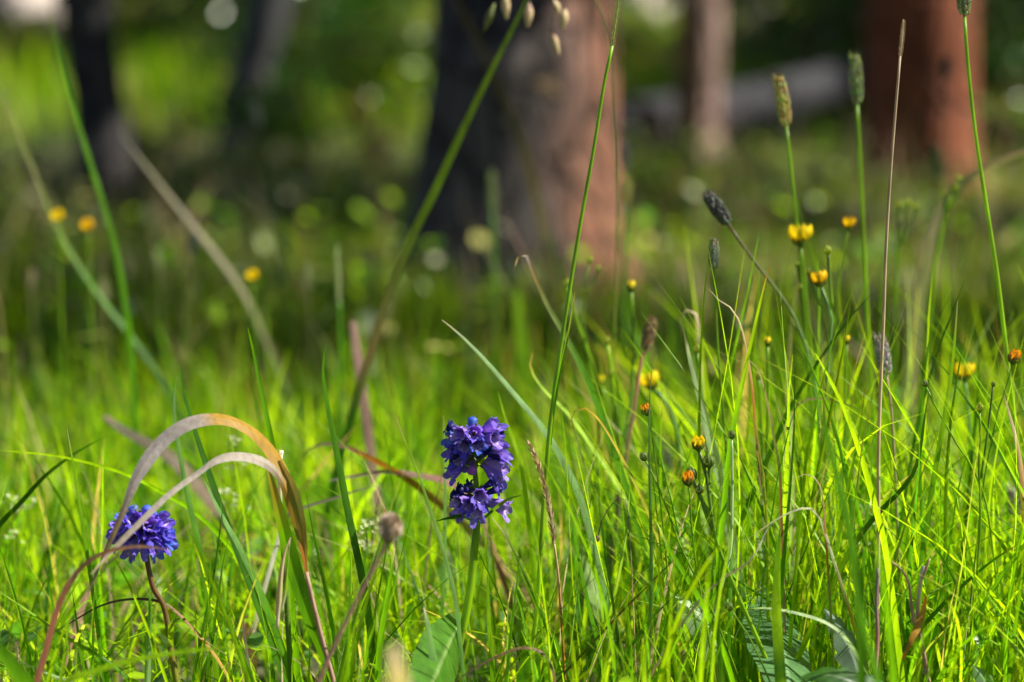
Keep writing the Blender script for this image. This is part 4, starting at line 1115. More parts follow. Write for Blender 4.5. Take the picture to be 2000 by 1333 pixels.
broad_leaf('toothed_leaf', 'small frosted lobed leaf low under the wiry forked bud stem', [(1900, 1300), (1920, 1325), (1940, 1370)], 1.10, 85, [(0.15, 0.25, 0.12), (0.2, 0.28, 0.18)], (0.35, 0.42, 0.3), 0.4, 9, 0.15, -0.6)
broad_leaf('broad_leaf', 'upright pale green leaf behind the dry feathery grass', [(1136, 1060), (1142, 1095), (1155, 1140), (1175, 1190)], 1.21, 36, [(0.24, 0.34, 0.12), (0.2, 0.32, 0.08)], (0.3, 0.4, 0.2), 0, 1, 0.1, -0.6)
broad_leaf('broad_leaf', 'pinkish round leaf behind the purplish-black pointed blade', [(478, 1205), (482, 1240), (485, 1290)], 1.22, 34, [PINK, (0.3, 0.2, 0.12)], (0.4, 0.25, 0.18), 0, 1, 0.1, 0.3)
broad_leaf('broad_leaf', 'green leaf half hidden behind the upright pale leaf', [(1128, 1150), (1140, 1190), (1155, 1240)], 1.25, 60, [(0.05, 0.14, 0.05), GR], (0.16, 0.28, 0.1), 0, 1, 0.15, 0.4)

# ------------------------------------------------------------------ penstemons
VIO = (0.36, 0.17, 0.74); BLV = (0.18, 0.12, 0.76); PUR = (0.42, 0.24, 0.76); NAVY = (0.015, 0.015, 0.12); PLIL = (0.80, 0.68, 0.86); BRB = (0.06, 0.18, 0.72)

def blossom_mesh(seed, L=0.0125, open_=1.0, tube=VIO, lobe=BLV, mouth=0.0032):
    """two-lipped corolla from the origin along +Z; -Y is the lower lip"""
    rs = random.Random(seed)
    n = 30
    prof = [(0.0, 0.00085), (0.12, 0.0010), (0.3, 0.0012), (0.5, 0.0019), (0.7, mouth * 0.92), (0.85, mouth), (1.0, mouth * 1.05)]
    rings = 10
    verts, cols, faces = [], [], []
    lob = [0.9 + rs.uniform(-0.25, 0.3) for _ in range(5)]
    def lobe_amt(a):
        # a measured from the lower lip; lobes centred on 0, +-72, +-144 degrees
        k = (a / (2 * math.pi) * 5) % 5
        c = int(round(k)) % 5
        x = abs(k - round(k))
        return (max(0.0, math.cos(x * math.pi)) ** 0.55) * lob[c], c
    extra = 5
    for i in range(rings + extra):
        for j in range(n):
            a = 2 * math.pi * j / n
            ca, sa = -math.cos(a), math.sin(a)             # a = 0 points to -Y
            low = 0.5 + 0.5 * math.cos(a)
            if i < rings:
                t = i / (rings - 1)
                r = lerp_stops(prof, t) * (1 + 0.10 * math.cos(5 * a) * t)
                z = t * L * 0.78
                off = -0.0006 * t * t
                c = tuple(p + (q - p) * min(1, t * 0.6) for p, q in zip(tube, lobe)) if t > 0.2 else tuple(v * 0.8 + 0.06 for v in tube)
            else:
                s = (i - rings + 1) / extra
                am, cidx = lobe_amt(a)
                reach = am * s
                r = mouth * 1.05 + open_ * (0.0023 * reach * (0.7 + 0.5 * low)) + 0.0005 * math.sin(9 * a + seed) * s + 0.0003 * math.sin(17 * a + 2 * seed) * s
                z = L * 0.78 + reach * (0.0026 + 0.0022 * low) - 0.0012 * open_ * s * s * (1 - low) 
                off = -0.0006 - 0.0010 * low * s * s * open_
                c = tuple(p + (q - p) * s for p, q in zip(tuple(p_ * 0.4 + q_ * 0.6 for p_, q_ in zip(tube, lobe)), lobe))
            verts.append(Vector((r * sa, r * ca + off, z)))
            cols.append(c)
    tot = rings + extra
    for i in range(tot - 1):
        for j in range(n):
            a, b = i * n + j, i * n + (j + 1) % n
            faces.append((a, b, b + n, a + n))
    mb = MB()
    mb.add(verts, faces, cols)
    # pale lining of the throat
    v2, c2, f2 = [], [], []
    idx = list(range(4, rings + 1))
    for i in idx:
        for j in range(n):
            v = verts[i * n + j]
            v2.append(Vector((v.x * 0.93, v.y * 0.93, v.z + 0.0001)))
            low = 0.5 + 0.5 * math.cos(2 * math.pi * j / n)
            stripe = 0.75 if (j % 4 == 0) else 1.0
            t = (i - 4) / (rings - 4)
            base = tuple(p + (q - p) * low for p, q in zip((0.22, 0.10, 0.5), PLIL))
            c2.append(tuple(x * stripe for x in base))
    for i in range(len(idx) - 1):
        for j in range(n):
            a, b = i * n + j, i * n + (j + 1) % n
            f2.append((a, a + n, b + n, b))
    mb.add(v2, f2, c2)
    # stamens
    for k in (-1, 1):
        mb.tube([Vector((0.0006 * k, 0.0012, L * 0.4)), Vector((0.0006 * k, 0.0014, L * 0.70)), Vector((0.0005 * k, 0.0010, L * 0.80))], [0.00015, 0.0003], [(0.5, 0.45, 0.55), NAVY], n=4)
    return mb.mesh('blossom', M['petal'])

def wilted_mesh(seed, L=0.011):
    rs = random.Random(seed)
    mb = MB()
    n = 12
    verts, cols, faces = [], [], []
    for i in range(12):
        t = i / 11
        r = lerp_stops([(0, 0.0008), (0.4, 0.0011), (0.75, 0.0018), (0.9, 0.0024), (1, 0.0014)], t)
        for j in range(n):
            a = 2 * math.pi * j / n
            rr = r * (1 + 0.45 * t * noise.noise(Vector((math.cos(a) * 2 + seed, math.sin(a) * 2, t * 5))) * 1.6)
            verts.append(Vector((rr * math.cos(a), rr * math.sin(a) - 0.001 * t * t, t * L)))
            cols.append(lerp_stops([(0, (0.10, 0.06, 0.25)), (0.5, (0.05, 0.035, 0.28)), (1, NAVY)], t))
    for i in range(11):
        for j in range(n):
            a, b = i * n + j, i * n + (j + 1) % n
            faces.append((a, b, b + n, a + n))
    mb.add(verts, faces, cols)
    for k in range(4):
        a = rs.uniform(0, 6.28)
        o = Vector((math.cos(a), math.sin(a), 0))
        p = o * 0.0015 + Vector((0, -0.001, L * 0.92))
        mb.ribbon(catmull([p, p + o * 0.0012 + Vector((0, 0, 0.0014)), p + o * 0.0026 + Vector((0, 0, 0.0006))], 5), [(0, 0.0018), (0.6, 0.0014), (1, 0.0003)], [NAVY, (0.02, 0.03, 0.22)], face_to=Vector((0, 0.3, 1)))
    return mb.mesh('blossom', M['petal'])

def bud_mesh(L=0.006, col=PUR, tip=BRB):
    mb = MB()
    mb.tube(catmull([Vector((0, 0, 0)), Vector((0, 0, L * 0.5)), Vector((0, 0, L))], 9), [(0, 0.0007), (0.4, 0.0011), (0.75, 0.0019), (0.93, 0.0014), (1, 0.0003)], [col, col, tip], n=12)
    return mb.mesh('bud', M['petal'])

def calyx_mesh():
    mb = MB()
    mb.tube([Vector((0, 0, -0.0014)), Vector((0, 0, 0)), Vector((0, 0, 0.0016))], [0.0005, 0.0012, 0.0013], [(0.13, 0.2, 0.05), (0.15, 0.2, 0.06)], n=8)
    for k in range(5):
        a = k * 1.2566
        o = Vector((math.cos(a), math.sin(a), 0))
        mb.ribbon(catmull([o * 0.0012 + Vector((0, 0, 0.0012)), o * 0.0016 + Vector((0, 0, 0.003)), o * 0.0018 + Vector((0, 0, 0.005))], 5), [(0, 0.0013), (0.5, 0.0011), (1, 0.0001)], [(0.14, 0.2, 0.05), (0.12, 0.1, 0.14)], face_to=o)
    return mb.mesh('calyx', M['stem'])

BLOS = [blossom_mesh(s, L, op, tb, lb) for s, L, op, tb, lb in [
    (1, 0.0150, 0.65, VIO, BLV), (2, 0.0158, 0.75, PUR, (0.18, 0.13, 0.66)), (3, 0.0142, 0.6, VIO, BRB), (4, 0.0160, 0.7, (0.46, 0.28, 0.70), (0.34, 0.24, 0.70)), (5, 0.0138, 0.7, (0.24, 0.11, 0.60), (0.10, 0.09, 0.62))]]
WILT = [wilted_mesh(s) for s in (1, 2, 3)]
BUD = bud_mesh(); BUD2 = bud_mesh(0.0048, (0.2, 0.22, 0.35), BRB)
CALYX = calyx_mesh()

def orient(axis, roll=0.0):
    """+Z along axis, -Y (lower lip) as far down as it can be"""
    z = axis.normalized()
    down = Vector((0, 0, -1))
    y = -(down - z * down.dot(z))
    if y.length < 0.05:
        y = Vector((0, 1, 0)) - z * z.y
    y.normalize()
    x = y.cross(z)
    m = Matrix((x, y, z)).transposed()
    return (m @ Matrix.Rotation(roll, 3, 'Z')).to_quaternion()

def penstemon_blossom(root, p, axis, mesh, name, roll, s):
    o = put(name, mesh, root, p - root.location, orient(axis, roll), s)
    put('calyx', CALYX, o)
    return o

def bract(root, pts, d, wpx, cols):
    mb = MB()
    mb.ribbon(catmull([P(a, b, c) for a, b, c in pts], 14), [(0, 0.0004), (0.4, wpx * K * d), (0.8, wpx * K * d * 0.7), (1, 0.0012)], cols, 0.4, 0.18)
    return mb.build('leaf', M['leaf'], root)

def stem_at(path, y):
    """the point of a stem at photograph row y"""
    best = min(path, key=lambda q: abs(project_np(np.array(q))[1] - y))
    return best

def make_penstemon_tall():
    d = 1.13
    px = [(925, 835), (926, 900), (931, 960), (932, 1015), (926, 1080), (917, 1160), (905, 1225), (890, 1280), (868, 1345)]
    path = catmull(root_path(px, d), 60)
    root = thing('penstemon', 'tall purple-blue penstemon with two flower whorls on a clear green stem', 'wildflower', path[-1], 'purple penstemons')
    mb = MB(); mb.tube(path, [(0, 0.0007), (0.1, 0.0011), (0.22, 0.0014), (0.30, 0.0018), (1, 0.0021)], [(0.14, 0.22, 0.04), YG, LIME, LIME, LIME], n=8)
    mb.build('stem', M['stem'], root)
    rs = random.Random(12)
    B, W, U = 'blossom', 'wilted_blossom', 'flower_bud'
    # tip column and row, side (-1 towards the camera, 1 away), row of the joint, kind, mesh
    spec = [(923, 812, -1, 838, U, 1), (876, 826, -1, 843, W, 0), (894, 842, -1, 843, B, 3), (929, 838, -1, 843, B, 0), (972, 818, -1, 846, B, 1), (965, 838, -1, 846, U, 0), (982, 836, 1, 847, W, 1),
            (869, 852, -1, 862, B, 2), (868, 880, -1, 867, B, 0), (902, 870, -1, 864, B, 4), (936, 864, -1, 861, B, 2), (972, 852, -1, 862, B, 3), (993, 880, -1, 867, B, 1), (990, 860, 1, 864, B, 0),
            (884, 884, -1, 888, W, 0), (886, 898, -1, 888, B, 4), (978, 888, -1, 890, W, 2), (950, 876, -1, 874, W, 1),
            (872, 933, -1, 896, B, 0), (993, 914, -1, 896, B, 3), (984, 944, -1, 897, B, 1), (958, 905, 1, 894, B, 0), (905, 905, 1, 894, B, 4),
            (922, 922, -1, 903, U, 2),
            (918, 845, 1, 848, B, 0), (945, 850, 1, 852, B, 1), (900, 862, 1, 866, B, 2), (960, 868, 1, 868, B, 0), (930, 880, 1, 880, B, 4),
            (964, 931, -1, 962, W, 2), (978, 944, -1, 966, W, 2), (896, 949, -1, 964, W, 0), (882, 962, -1, 967, W, 1), (914, 948, 1, 964, W, 2),
            (939, 964, -1, 960, B, 1), (891, 980, -1, 968, B, 3), (912, 984, -1, 968, B, 0), (932, 1003, -1, 974, B, 1), (890, 1006, -1, 974, B, 0), (997, 997, -1, 974, B, 3), (950, 985, 1, 970, B, 4), (910, 990, 1, 972, B, 0)]
    pink_bud = bud_mesh(0.0065, (0.42, 0.12, 0.55), (0.45, 0.15, 0.6))
    def put_spec(base, tx, ty, side, kind, m, full):
        tip = P(tx, ty, d)
        ax = tip - base
        ln = {B: full, W: full * 0.82, U: full * 0.55}[kind]
        dep = math.sqrt(max(ln * ln - ax.length_squared, (0.25 * ln) ** 2))
        ax = ax + FWD * (side * dep)
        mesh, ml = {B: lambda: (BLOS[m], 0.0165), W: lambda: (WILT[m], 0.0125), U: lambda: ((BUD, BUD2, pink_bud)[m], 0.006)}[kind]()
        off = Vector((ax.x, ax.y, 0)).normalized() * 0.0016
        penstemon_blossom(root, base + off, ax, mesh, kind, rs.uniform(-0.35, 0.35), min(max(ax.length, 0.7 * ln) / ml, 1.5 if kind == U else 1.25))
    for (tx, ty, side, row, kind, m) in spec:
        put_spec(stem_at(path, row), tx, ty, side, kind, m, 0.0150)
    bract(root, [(852, 1018, 1.118), (880, 1012, 1.121), (905, 1010, 1.125), (930, 1022, 1.13)], d, 8, [DG, DG, GR])
    bract(root, [(1018, 968, 1.12), (995, 974, 1.12), (970, 990, 1.123), (952, 1006, 1.127), (934, 1022, 1.13)], d, 8, [YG, YG, GR, GR])
    bract(root, [(908, 908, 1.12), (916, 912, 1.122), (928, 918, 1.128)], d, 6, [GR, YG])
    bract(root, [(952, 890, 1.118), (942, 900, 1.122), (930, 912, 1.128)], d, 7, [YG, YG, YG])
make_penstemon_tall()

def make_penstemon_small():
    d = 1.12
    px = [(279, 1030), (282, 1062), (290, 1110), (300, 1150), (318, 1180), (327, 1215), (332, 1260), (345, 1330), (352, 1360)]
    path = catmull(root_path(px, d), 50)
    root = thing('penstemon', 'short blue-violet penstemon with one round flower head under the bent dry leaves', 'wildflower', path[-1], 'purple penstemons')
    mb = MB(); mb.tube(path, [(0, 0.0009), (0.1, 0.0012), (0.5, 0.0015), (1, 0.0017)], [(0.10, 0.08, 0.03), (0.16, 0.08, 0.03), (0.22, 0.2, 0.03), YG, YG], n=8)
    mb.build('stem', M['stem'], root)
    rs = random.Random(31)
    c = path[0]
    B, U = 'blossom', 'flower_bud'
    spec = [(251, 987, -1, U, 1), (269, 1004, -1, B, 4), (290, 992, -1, U, 0), (303, 996, 1, U, 1), (332, 1008, -1, B, 0), (338, 1030, -1, B, 4), (347, 1050, -1, B, 2), (341, 1064, -1, B, 0), (320, 1084, -1, B, 2), (287, 1062, -1, B, 1),
            (251, 1080, -1, B, 0), (216, 1056, -1, B, 4), (212, 1032, -1, B, 0), (217, 1013, 1, B, 2), (240, 1018, -1, B, 0), (303, 1014, -1, B, 0), (309, 1038, -1, B, 4), (240, 1046, -1, B, 4), (262, 1050, -1, B, 0),
            (310, 1062, -1, B, 0), (250, 1004, 1, B, 0), (320, 1012, 1, B, 2), (236, 1030, 1, B, 4), (330, 1040, 1, B, 0), (285, 1020, 1, B, 0), (270, 1066, 1, B, 2), (305, 1070, 1, B, 4)]
    for (tx, ty, side, kind, m) in spec:
        tip = P(tx, ty, d)
        base = c + Vector((0, 0, 0.15 * (tip.z - c.z)))
        ax = tip - base
        ln = 0.0155 if kind == B else 0.0085
        dep = math.sqrt(max(ln * ln - ax.length_squared, (0.2 * ln) ** 2))
        ax = ax + FWD * (side * dep)
        mesh, ml = (BLOS[m], 0.0165) if kind == B else ((BUD, BUD2)[m], 0.006)
        off = ax.normalized() * 0.0015
        penstemon_blossom(root, base + off, ax, mesh, kind, rs.uniform(-0.35, 0.35), max(ax.length, 0.7 * ln) / ml)
    bract(root, [(352, 1208, 1.11), (336, 1218, 1.112), (332, 1240, 1.115), (336, 1268, 1.12)], d, 14, [DG, LIME, LIME])
    bract(root, [(304, 1238, 1.115), (318, 1246, 1.115), (330, 1262, 1.118), (336, 1272, 1.12)], d, 12, [LIME, PALE, YG])
make_penstemon_small()

# ------------------------------------------------------------------ yellow cinquefoils
def petal_mb(r, cup, col, wither=0.0, seed=0):
    mb = MB()
    nu, nv = 7, 6
    verts, cols, faces = [], [], []
    for i in range(nu):
        t = i / (nu - 1)
        wdt = r * 0.95 * math.sin(math.pi * (0.10 + 0.80 * t)) ** 0.7
        for j in range(nv):
            u = j / (nv - 1) * 2 - 1
            x = u * wdt * 0.5
            ln = r * t * (1 - 0.10 * (1 - u * u) * (t ** 6))
            th = cup * (0.35 + 0.65 * t)
            y = ln * math.cos(th) - 0.10 * r * u * u
            z = ln * math.sin(th) + 0.16 * r * u * u
            if wither:
                z += wither * r * 0.35 * noise.noise(Vector((u * 2 + seed, t * 3, seed)))
                x *= 1 - 0.4 * wither * t
            verts.append((x, y, z))
            k = 0.75 + 0.3 * t
            cols.append(tuple(c * k for c in col))
    for i in range(nu - 1):
        for j in range(nv - 1):
            a = i * nv + j
            faces.append((a, a + 1, a + nv + 1, a + nv))
    mb.add(verts, faces, cols)
    return mb

def sepals_mb(r, closed, col, n=10):
    mb = MB()
    mb.tube([Vector((0, 0, -0.30 * r)), Vector((0, 0, -0.05 * r)), Vector((0, 0, 0.12 * r))], [r * 0.14, r * 0.42, r * 0.45], [col], n=10)
    for k in range(n):
        a = 2 * math.pi * k / n
        o = Vector((math.cos(a), math.sin(a), 0))
        long = 1.0 if k % 2 == 0 else 0.8
        tip = o * r * (0.95 - 0.85 * closed) + Vector((0, 0, r * (0.7 + 0.85 * closed * (1.0 if closed == 1.0 else 0.6)) * long))
        mid = o * r * (0.72 - 0.14 * closed) + Vector((0, 0, r * (0.3 + 0.45 * closed)))
        mb.ribbon(catmull([o * r * 0.40 + Vector((0, 0, -0.02 * r)), mid, tip], 6), [(0, 0.40 * r), (0.5, 0.42 * r), (1, 0.02 * r)], [col, tuple(c * 1.15 for c in col)], face_to=o, fold=0.18)
    return mb

YEL = (0.88, 0.68, 0.010); YOR = (0.86, 0.56, 0.008); WOR = (0.80, 0.33, 0.012); SEP = (0.10, 0.15, 0.035); SEPY = (0.24, 0.30, 0.03)
_mesh_cache = {}
def cached(key, fn):
    if key not in _mesh_cache:
        _mesh_cache[key] = fn()
    return _mesh_cache[key]

def cinquefoil(label, x, y, wpx, d, stem, kind='cup', axis=(0, -0.25, 1), sw=5, scols=None, sep=None, seed=0, group='yellow cinquefoils and their buds', cat='flower', extra=()):
    """flower centre at photograph (x, y)"""
    s = wpx * K * d
    pts = [(x, y + wpx * 0.30)] + stem
    root, path = stalk('cinquefoil', label, cat, pts, d, sw, scols or [YG, YG, YG], group=group, n=26)
    base = path[0] - root.location
    heads = [(base, axis, s, kind)]
    for (ex, ey, ew, ekind, bx_, by_) in extra:
        p = P(ex, ey, d); b = P(bx_, by_, d)
        mb = MB(); mb.tube(catmull([p - Vector((0, 0, ew * K * d * 0.3)), p.lerp(b, 0.5) + Vector((0, 0, -0.003)), b], 10), [sw * K * d * 0.35, sw * K * d * 0.45], [SEP, YG], n=6)
        mb.build('side_stem', M['stem'], root)
        heads.append((p - Vector((0, 0, ew * K * d * 0.3)) - root.location, (random.uniform(-0.3, 0.3), -0.2, 1), ew * K * d, ekind))
    for hi, (loc, axs, s_, kd) in enumerate(heads):
        q = frame_of(Vector(axs))
        R = s_ / 2
        se = sep or (SEPY if kd == 'limebud' else SEP)
        closed = kd in ('bud', 'limebud', 'tipbud')
        cupped = closed or kd in ('orange', 'closed')
        ca = put('calyx', cached(('sep', closed, cupped, se), lambda: sepals_mb(1.0, 1.0 if closed else 0.6 if cupped else 0.0, se).mesh('calyx', M['stem'])), root, loc, q, R * (0.95 if closed else 1.1 if kd in ('orange', 'closed') else 0.85))
        if closed:
            if kd == 'tipbud':
                for k in range(3):
                    pm = cached(('pt', 'tip', k), lambda: petal_mb(1.0, 1.35, YEL, 0.3, k).mesh('petal', M['yellow']))
                    put('petal', pm, root, loc, q @ Matrix.Rotation(k * 2.09, 3, 'Z').to_quaternion(), R * 1.45)
            continue
        col, wi, cup = {'cup': (YEL, 0.0, 0.95), 'dome': (YEL, 0.05, 0.95), 'deep': (YOR, 0.1, 1.0), 'orange': (WOR, 0.9, 1.15), 'closed': (YEL, 0.15, 1.22)}[kd]
        for k in range(5):
            pm = cached(('pt', kd, k), lambda: petal_mb(1.0, cup, col, wi, k * 3.1).mesh('petal', M['yellow']))
            put('petal', pm, root, loc, q @ Matrix.Rotation(k * 2 * math.pi / 5 + seed, 3, 'Z').to_quaternion(), R * (1.75 if kd in ('cup', 'dome', 'deep') else 1.45))
        if kd in ('cup', 'dome', 'deep'):
            def centre():
                mb = MB()
                mb.tube(catmull([Vector((0, 0, 0)), Vector((0, 0, 0.2)), Vector((0, 0, 0.35))], 5), [(0, 0.25), (0.6, 0.26), (1, 0.05)], [(0.5, 0.4, 0.02)], n=10)
                for a in range(14):
                    o = Vector((math.cos(a * 2.4), math.sin(a * 2.4), 0))
                    mb.tube([o * 0.15, o * 0.3 + Vector((0, 0, 0.4))], [0.02, 0.035], [(0.6, 0.4, 0.01)], n=4)
                return mb.mesh('stamens', M['yellow'])
            put('stamens', cached('stam', centre), root, loc, q, R)
    return root

cinquefoil('bright yellow half-closed cinquefoil over a cluster of hairy green buds', 1363, 866, 34, 1.12, [(1368, 890), (1380, 930), (1388, 990), (1400, 1060), (1440, 1160), (1480, 1250), (1520, 1345)], 'closed', (0.05, -0.3, 1), 9, [SEP, YG, LIME, GOLD],
           extra=[(1385, 900, 36, 'bud', 1386, 945), (1352, 925, 38, 'bud', 1392, 1010), (1366, 955, 26, 'bud', 1396, 1040)])
cinquefoil('closed green cinquefoil bud upright on twin pale stems', 1429, 848, 24, 1.13, [(1430, 900), (1430, 980), (1426, 1080), (1400, 1180)], 'bud', sw=7, scols=[PALE, PALE, YG])
cinquefoil('green cinquefoil bud leaning by the charcoal seed head', 1260, 890, 26, 1.12, [(1285, 950), (1305, 1000), (1330, 1070), (1370, 1150), (1410, 1240)], 'bud', (-0.5, -0.2, 1), 5)
cinquefoil('withered orange cinquefoil hanging over its green cup', 1264, 800, 28, 1.15, [(1270, 830), (1276, 870), (1285, 940), (1295, 1030)], 'orange', (-0.3, -0.2, 1), 4)
cinquefoil('brown bud with orange petal tip below the half-closed cinquefoil', 1345, 935, 34, 1.11, [(1348, 980), (1352, 1040), (1362, 1120), (1380, 1220)], 'orange', (-0.1, -0.2, 1), 5)
cinquefoil('soft yellow dome flower beside the brown chaffy sedge', 1275, 748, 40, 1.30, [(1300, 785), (1318, 830), (1330, 900), (1340, 1000)], 'dome', (-0.35, 0.12, 1), 11, [BLU, YG, GR])
cinquefoil('soft yellow flower directly beneath the olive timothy head', 1563, 464, 48, 1.27, [(1570, 530), (1578, 620), (1588, 720), (1600, 850)], 'dome', (0, 0.12, 1), 7, [YG, LIME, YG],
           extra=[(1557, 515, 18, 'limebud', 1568, 560), (1562, 560, 18, 'limebud', 1572, 600)])
cinquefoil('soft deep-yellow flower in the branching lime bud cluster', 1603, 548, 34, 1.22, [(1615, 590), (1625, 620), (1620, 680), (1612, 780)], 'deep', (-0.2, 0.12, 1), 8, [BLU, YG, GR], extra=[(1580, 530, 20, 'limebud', 1606, 600), (1618, 488, 24, 'limebud', 1625, 600)])
cinquefoil('small soft yellow flower highest in the lime bud cluster', 1658, 438, 26, 1.30, [(1650, 480), (1640, 540), (1632, 640)], 'deep', (0, -0.2, 1), 5, [YG, YG, GR])
cinquefoil('soft golden dome flower beside the slender round-tipped blade', 1884, 730, 40, 1.27, [(1890, 790), (1895, 860), (1890, 960)], 'dome', (0, 0.12, 1), 8, [BLU, YG, GR])
cinquefoil('ragged orange-yellow flower against the tallest timothy stem', 1978, 697, 34, 1.15, [(1968, 750), (1950, 800), (1938, 860), (1925, 920), (1915, 1000)], 'orange', (0.25, -0.3, 1), 4)
cinquefoil('yellow-tipped closed bud beside the red and tan wisp', 1499, 668, 22, 1.23, [(1500, 720), (1500, 790), (1498, 880)], 'tipbud', sw=8, scols=[YG, YG, GR])
cinquefoil('pale lime bud beside the shining white-green blade', 1362, 680, 24, 1.25, [(1368, 740), (1376, 820), (1385, 900)], 'limebud', sw=9, scols=[YG, YG, GR])
cinquefoil('soft yellowish bud below the yellow-tipped one', 1482, 730, 26, 1.27, [(1485, 790), (1488, 860), (1490, 950)], 'limebud', sw=9, scols=[YG, YG, GR])
cinquefoil('small bright yellow bud before the dark oblique blade', 1654, 664, 20, 1.24, [(1652, 710), (1650, 780), (1648, 880)], 'tipbud', sw=5)
cinquefoil('pale peach-tipped bud standing alone high by the thick pine edge', 1233, 560, 26, 1.31, [(1236, 620), (1238, 700), (1230, 800), (1215, 900)], 'tipbud', sw=8, scols=[YG, BLU, YG])
cinquefoil('soft lime bud next to the tall green stem', 1108, 552, 22, 1.31, [(1118, 600), (1135, 650), (1160, 720), (1185, 800), (1205, 900)], 'limebud', sw=8, scols=[LIME, YG, YG])
cinquefoil('pair of tiny soft lime buds behind the tall green stem', 1152, 507, 18, 1.33, [(1140, 560), (1138, 620), (1150, 700)], 'limebud', sw=4, extra=[(1168, 524, 16, 'limebud', 1141, 575)])
cinquefoil('drooping soft lime bud stalk behind the bowed green blade', 1185, 665, 22, 1.30, [(1195, 720), (1200, 800), (1210, 880)], 'limebud', sw=9, scols=[LIME, YG, YG])
cinquefoil('soft yellow bud low behind the tall green stem', 1172, 745, 26, 1.33, [(1190, 790), (1205, 850), (1220, 940)], 'tipbud', sw=10, scols=[LIME, YG, YG])
cinquefoil('soft yellow bud next to the soft lime stalk', 1192, 728, 22, 1.30, [(1200, 790), (1212, 860), (1225, 950)], 'limebud', sw=8, scols=[LIME, YG, YG])
cinquefoil('lime bud cluster at the foot of the terracotta pine', 1757, 400, 22, 1.42, [(1755, 460), (1752, 540), (1748, 660)], 'limebud', sw=6, extra=[(1775, 396, 20, 'limebud', 1758, 470), (1790, 402, 20, 'limebud', 1760, 480)])
cinquefoil('lime bud cluster on a slanting stem by the big tan straw', 1862, 365, 24, 1.40, [(1850, 400), (1840, 450), (1825, 530), (1815, 640)], 'limebud', (0.3, -0.2, 1), 8, [LIME, YG, GR], extra=[(1874, 348, 18, 'limebud', 1852, 410), (1846, 378, 18, 'limebud', 1844, 430)])
cinquefoil('yellow-green pointed bud on a wiry forked stem', 1913, 795, 24, 1.13, [(1915, 850), (1912, 910), (1914, 960), (1914, 1040), (1905, 1150), (1895, 1250), (1885, 1345)], 'limebud', sw=6, scols=[YG, YG, LIME, YG], extra=[(1940, 750, 14, 'bud', 1916, 935)])
cinquefoil('bristly dark green bud over the twin-ridged blade', 1808, 748, 20, 1.14, [(1825, 790), (1850, 835), (1870, 870), (1900, 915), (1925, 980), (1940, 1080)], 'bud', (-0.3, -0.2, 1), 5, [YG, LIME, YG])
cinquefoil('dark drooping side bud low on the stem by the pale striped leaf', 1428, 1182, 26, 1.09, [(1440, 1210), (1460, 1240), (1490, 1300)], 'bud', (-0.6, -0.2, 0.7), 4)
cinquefoil('small withered bead-like bud on a hooked stalk by the tall green stem', 1168, 1044, 15, 1.12, [(1176, 1015), (1195, 985), (1215, 968), (1225, 990), (1230, 1050), (1235, 1150)], 'bud', (-0.2, -0.2, -1), 3, [BRN, TAN, OLV], sep=(0.22, 0.12, 0.08))
cinquefoil('out-of-focus yellow flower alone in the middle grass', 494, 540, 24, 1.56, [(496, 600), (498, 680), (500, 760)], 'dome', (0, -0.6, 1), 4)
cinquefoil('out-of-focus yellow flower touched by the soft pale stalk', 114, 424, 26, 1.60, [(116, 480), (118, 540), (120, 600)], 'dome', (0, -0.6, 1), 4)
cinquefoil('out-of-focus orange-yellow flower at the near-black trunk foot', 172, 442, 26, 1.60, [(174, 500), (176, 560), (178, 620)], 'deep', (0, -0.6, 1), 4)

# ------------------------------------------------------------------ white bedstraw and a spent daisy head
def bedstraw(label, centres, d, stem, seed):
    rs = random.Random(seed)
    x, y = centres[0]
    root, path = stalk('bedstraw', label, 'wildflower', [(x, y)] + stem, d, 4, [LIME, YG, GR], group='white bedstraw in the grass')
    for (cx, cy) in centres:
        mb = MB()
        c = P(cx, cy, d)
        near = min(path, key=lambda q: (q - c).length + (0.01 if q.z > c.z else 0))
        mb.tube([c, near], [0.0003, 0.0004], [LIME], n=4)
        for k in range(9):
            p = c + Vector((rs.gauss(0, 0.0028), rs.gauss(0, 0.0028), rs.gauss(0, 0.0022)))
            nn = Vector((rs.uniform(-0.5, 0.6), rs.uniform(-1, 0.2), rs.uniform(0.3, 1))).normalized()
            a = nn.orthogonal().normalized(); b = nn.cross(a)
            for q in range(4):
                o = a * math.cos(q * 1.571) + b * math.sin(q * 1.571)
                s = nn.cross(o)
                mb.add([p, p + o * 0.0009 + s * 0.0006, p + o * 0.0017 + nn * 0.0003, p + o * 0.0009 - s * 0.0006], [(0, 1, 2, 3)], (0.55, 0.60, 0.30))
        mb.build('flower_cluster', M['petal'], root)
    return root
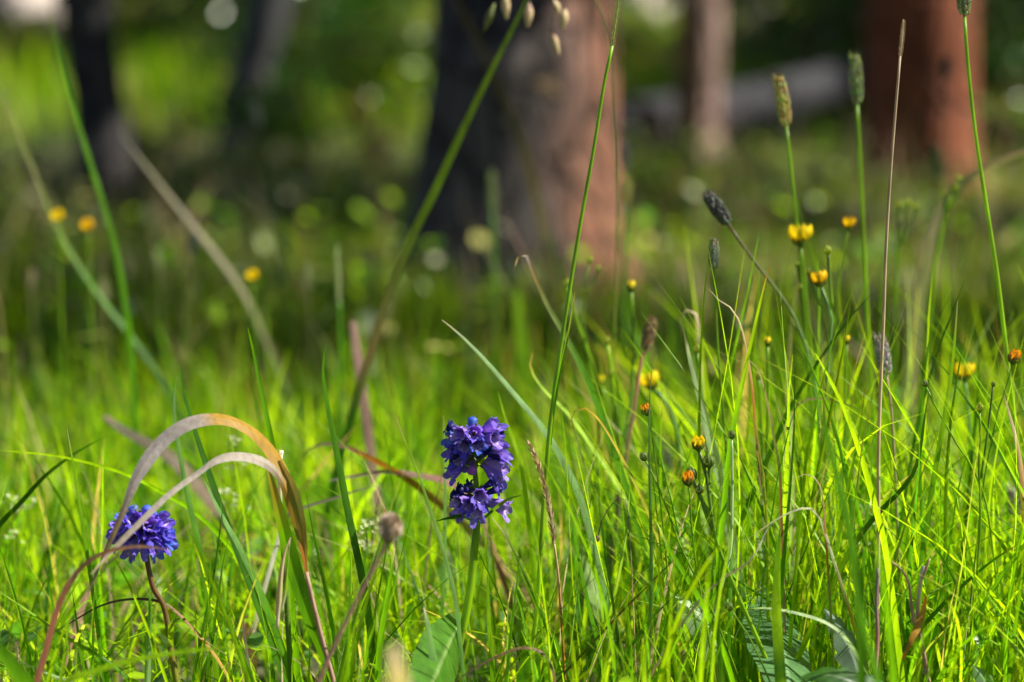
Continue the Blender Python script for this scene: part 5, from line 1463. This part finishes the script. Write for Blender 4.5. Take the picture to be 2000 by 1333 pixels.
bedstraw('white bedstraw tufts under the arch of the bent dry leaf', [(452, 862), (470, 905), (438, 962), (458, 985)], 1.27, [(460, 930), (465, 1040), (470, 1150)], 1)
bedstraw('white bedstraw beside the spent daisy head', [(715, 1036), (706, 1058), (728, 1075), (722, 1022)], 1.20, [(722, 1100), (726, 1180)], 2)
bedstraw('pale bedstraw tuft low at the thick soft stems', [(1694, 988), (1700, 1005), (1688, 1070)], 1.20, [(1700, 1080), (1702, 1160)], 3)
bedstraw('pale bedstraw at the edge beside the sweeping dark blade', [(22, 982), (55, 990), (25, 1045)], 1.26, [(28, 1080), (34, 1180)], 4)

def daisy_head():
    d = 0.99
    root, path = stalk('spent_daisy', 'fluffy beige spent daisy head on a slanting pinkish stem', 'wildflower', [(757, 1058), (735, 1100), (700, 1165), (668, 1230), (640, 1290), (618, 1345)], d, 10, [PINK, (0.42, 0.22, 0.17), PINK, OLV], mat='dry')
    c = P(762, 1030, d)
    rs = random.Random(3)
    mb = MB()
    mb.tube(catmull([P(755, 1062, d), P(759, 1048, d), P(764, 1020, d)], 7), [(0, 0.0012), (0.4, 0.0034), (1, 0.0028)], [(0.25, 0.17, 0.12), TAN], n=10)
    mb.build('seed_cup', M['dry'], root)
    fl = MB()
    for k in range(190):
        dr = Vector((rs.gauss(0.1, 0.6), rs.gauss(0, 0.6), rs.gauss(0.55, 0.6))).normalized()
        e = c + Vector((dr.x * 0.0055, dr.y * 0.0055, dr.z * 0.0062))
        s = dr.orthogonal().normalized() * 0.0006
        fl.add([c + dr * 0.001 - s * 0.4, c + dr * 0.001 + s * 0.4, e + s, e - s], [(0, 1, 2, 3)], rs.choice([(0.5, 0.38, 0.27), (0.6, 0.5, 0.38), (0.42, 0.3, 0.22)]))
    fl.build('bristles', M['dry'], root, smooth=False)
    pt = MB()
    pt.ribbon(catmull([P(758, 1012, d), P(752, 1000, d), P(746, 988, d)], 6), [(0, 0.002), (1, 0.0008)], [GOLD, (0.5, 0.36, 0.08)])
    pt.build('petal', M['yellow'], root)
daisy_head()
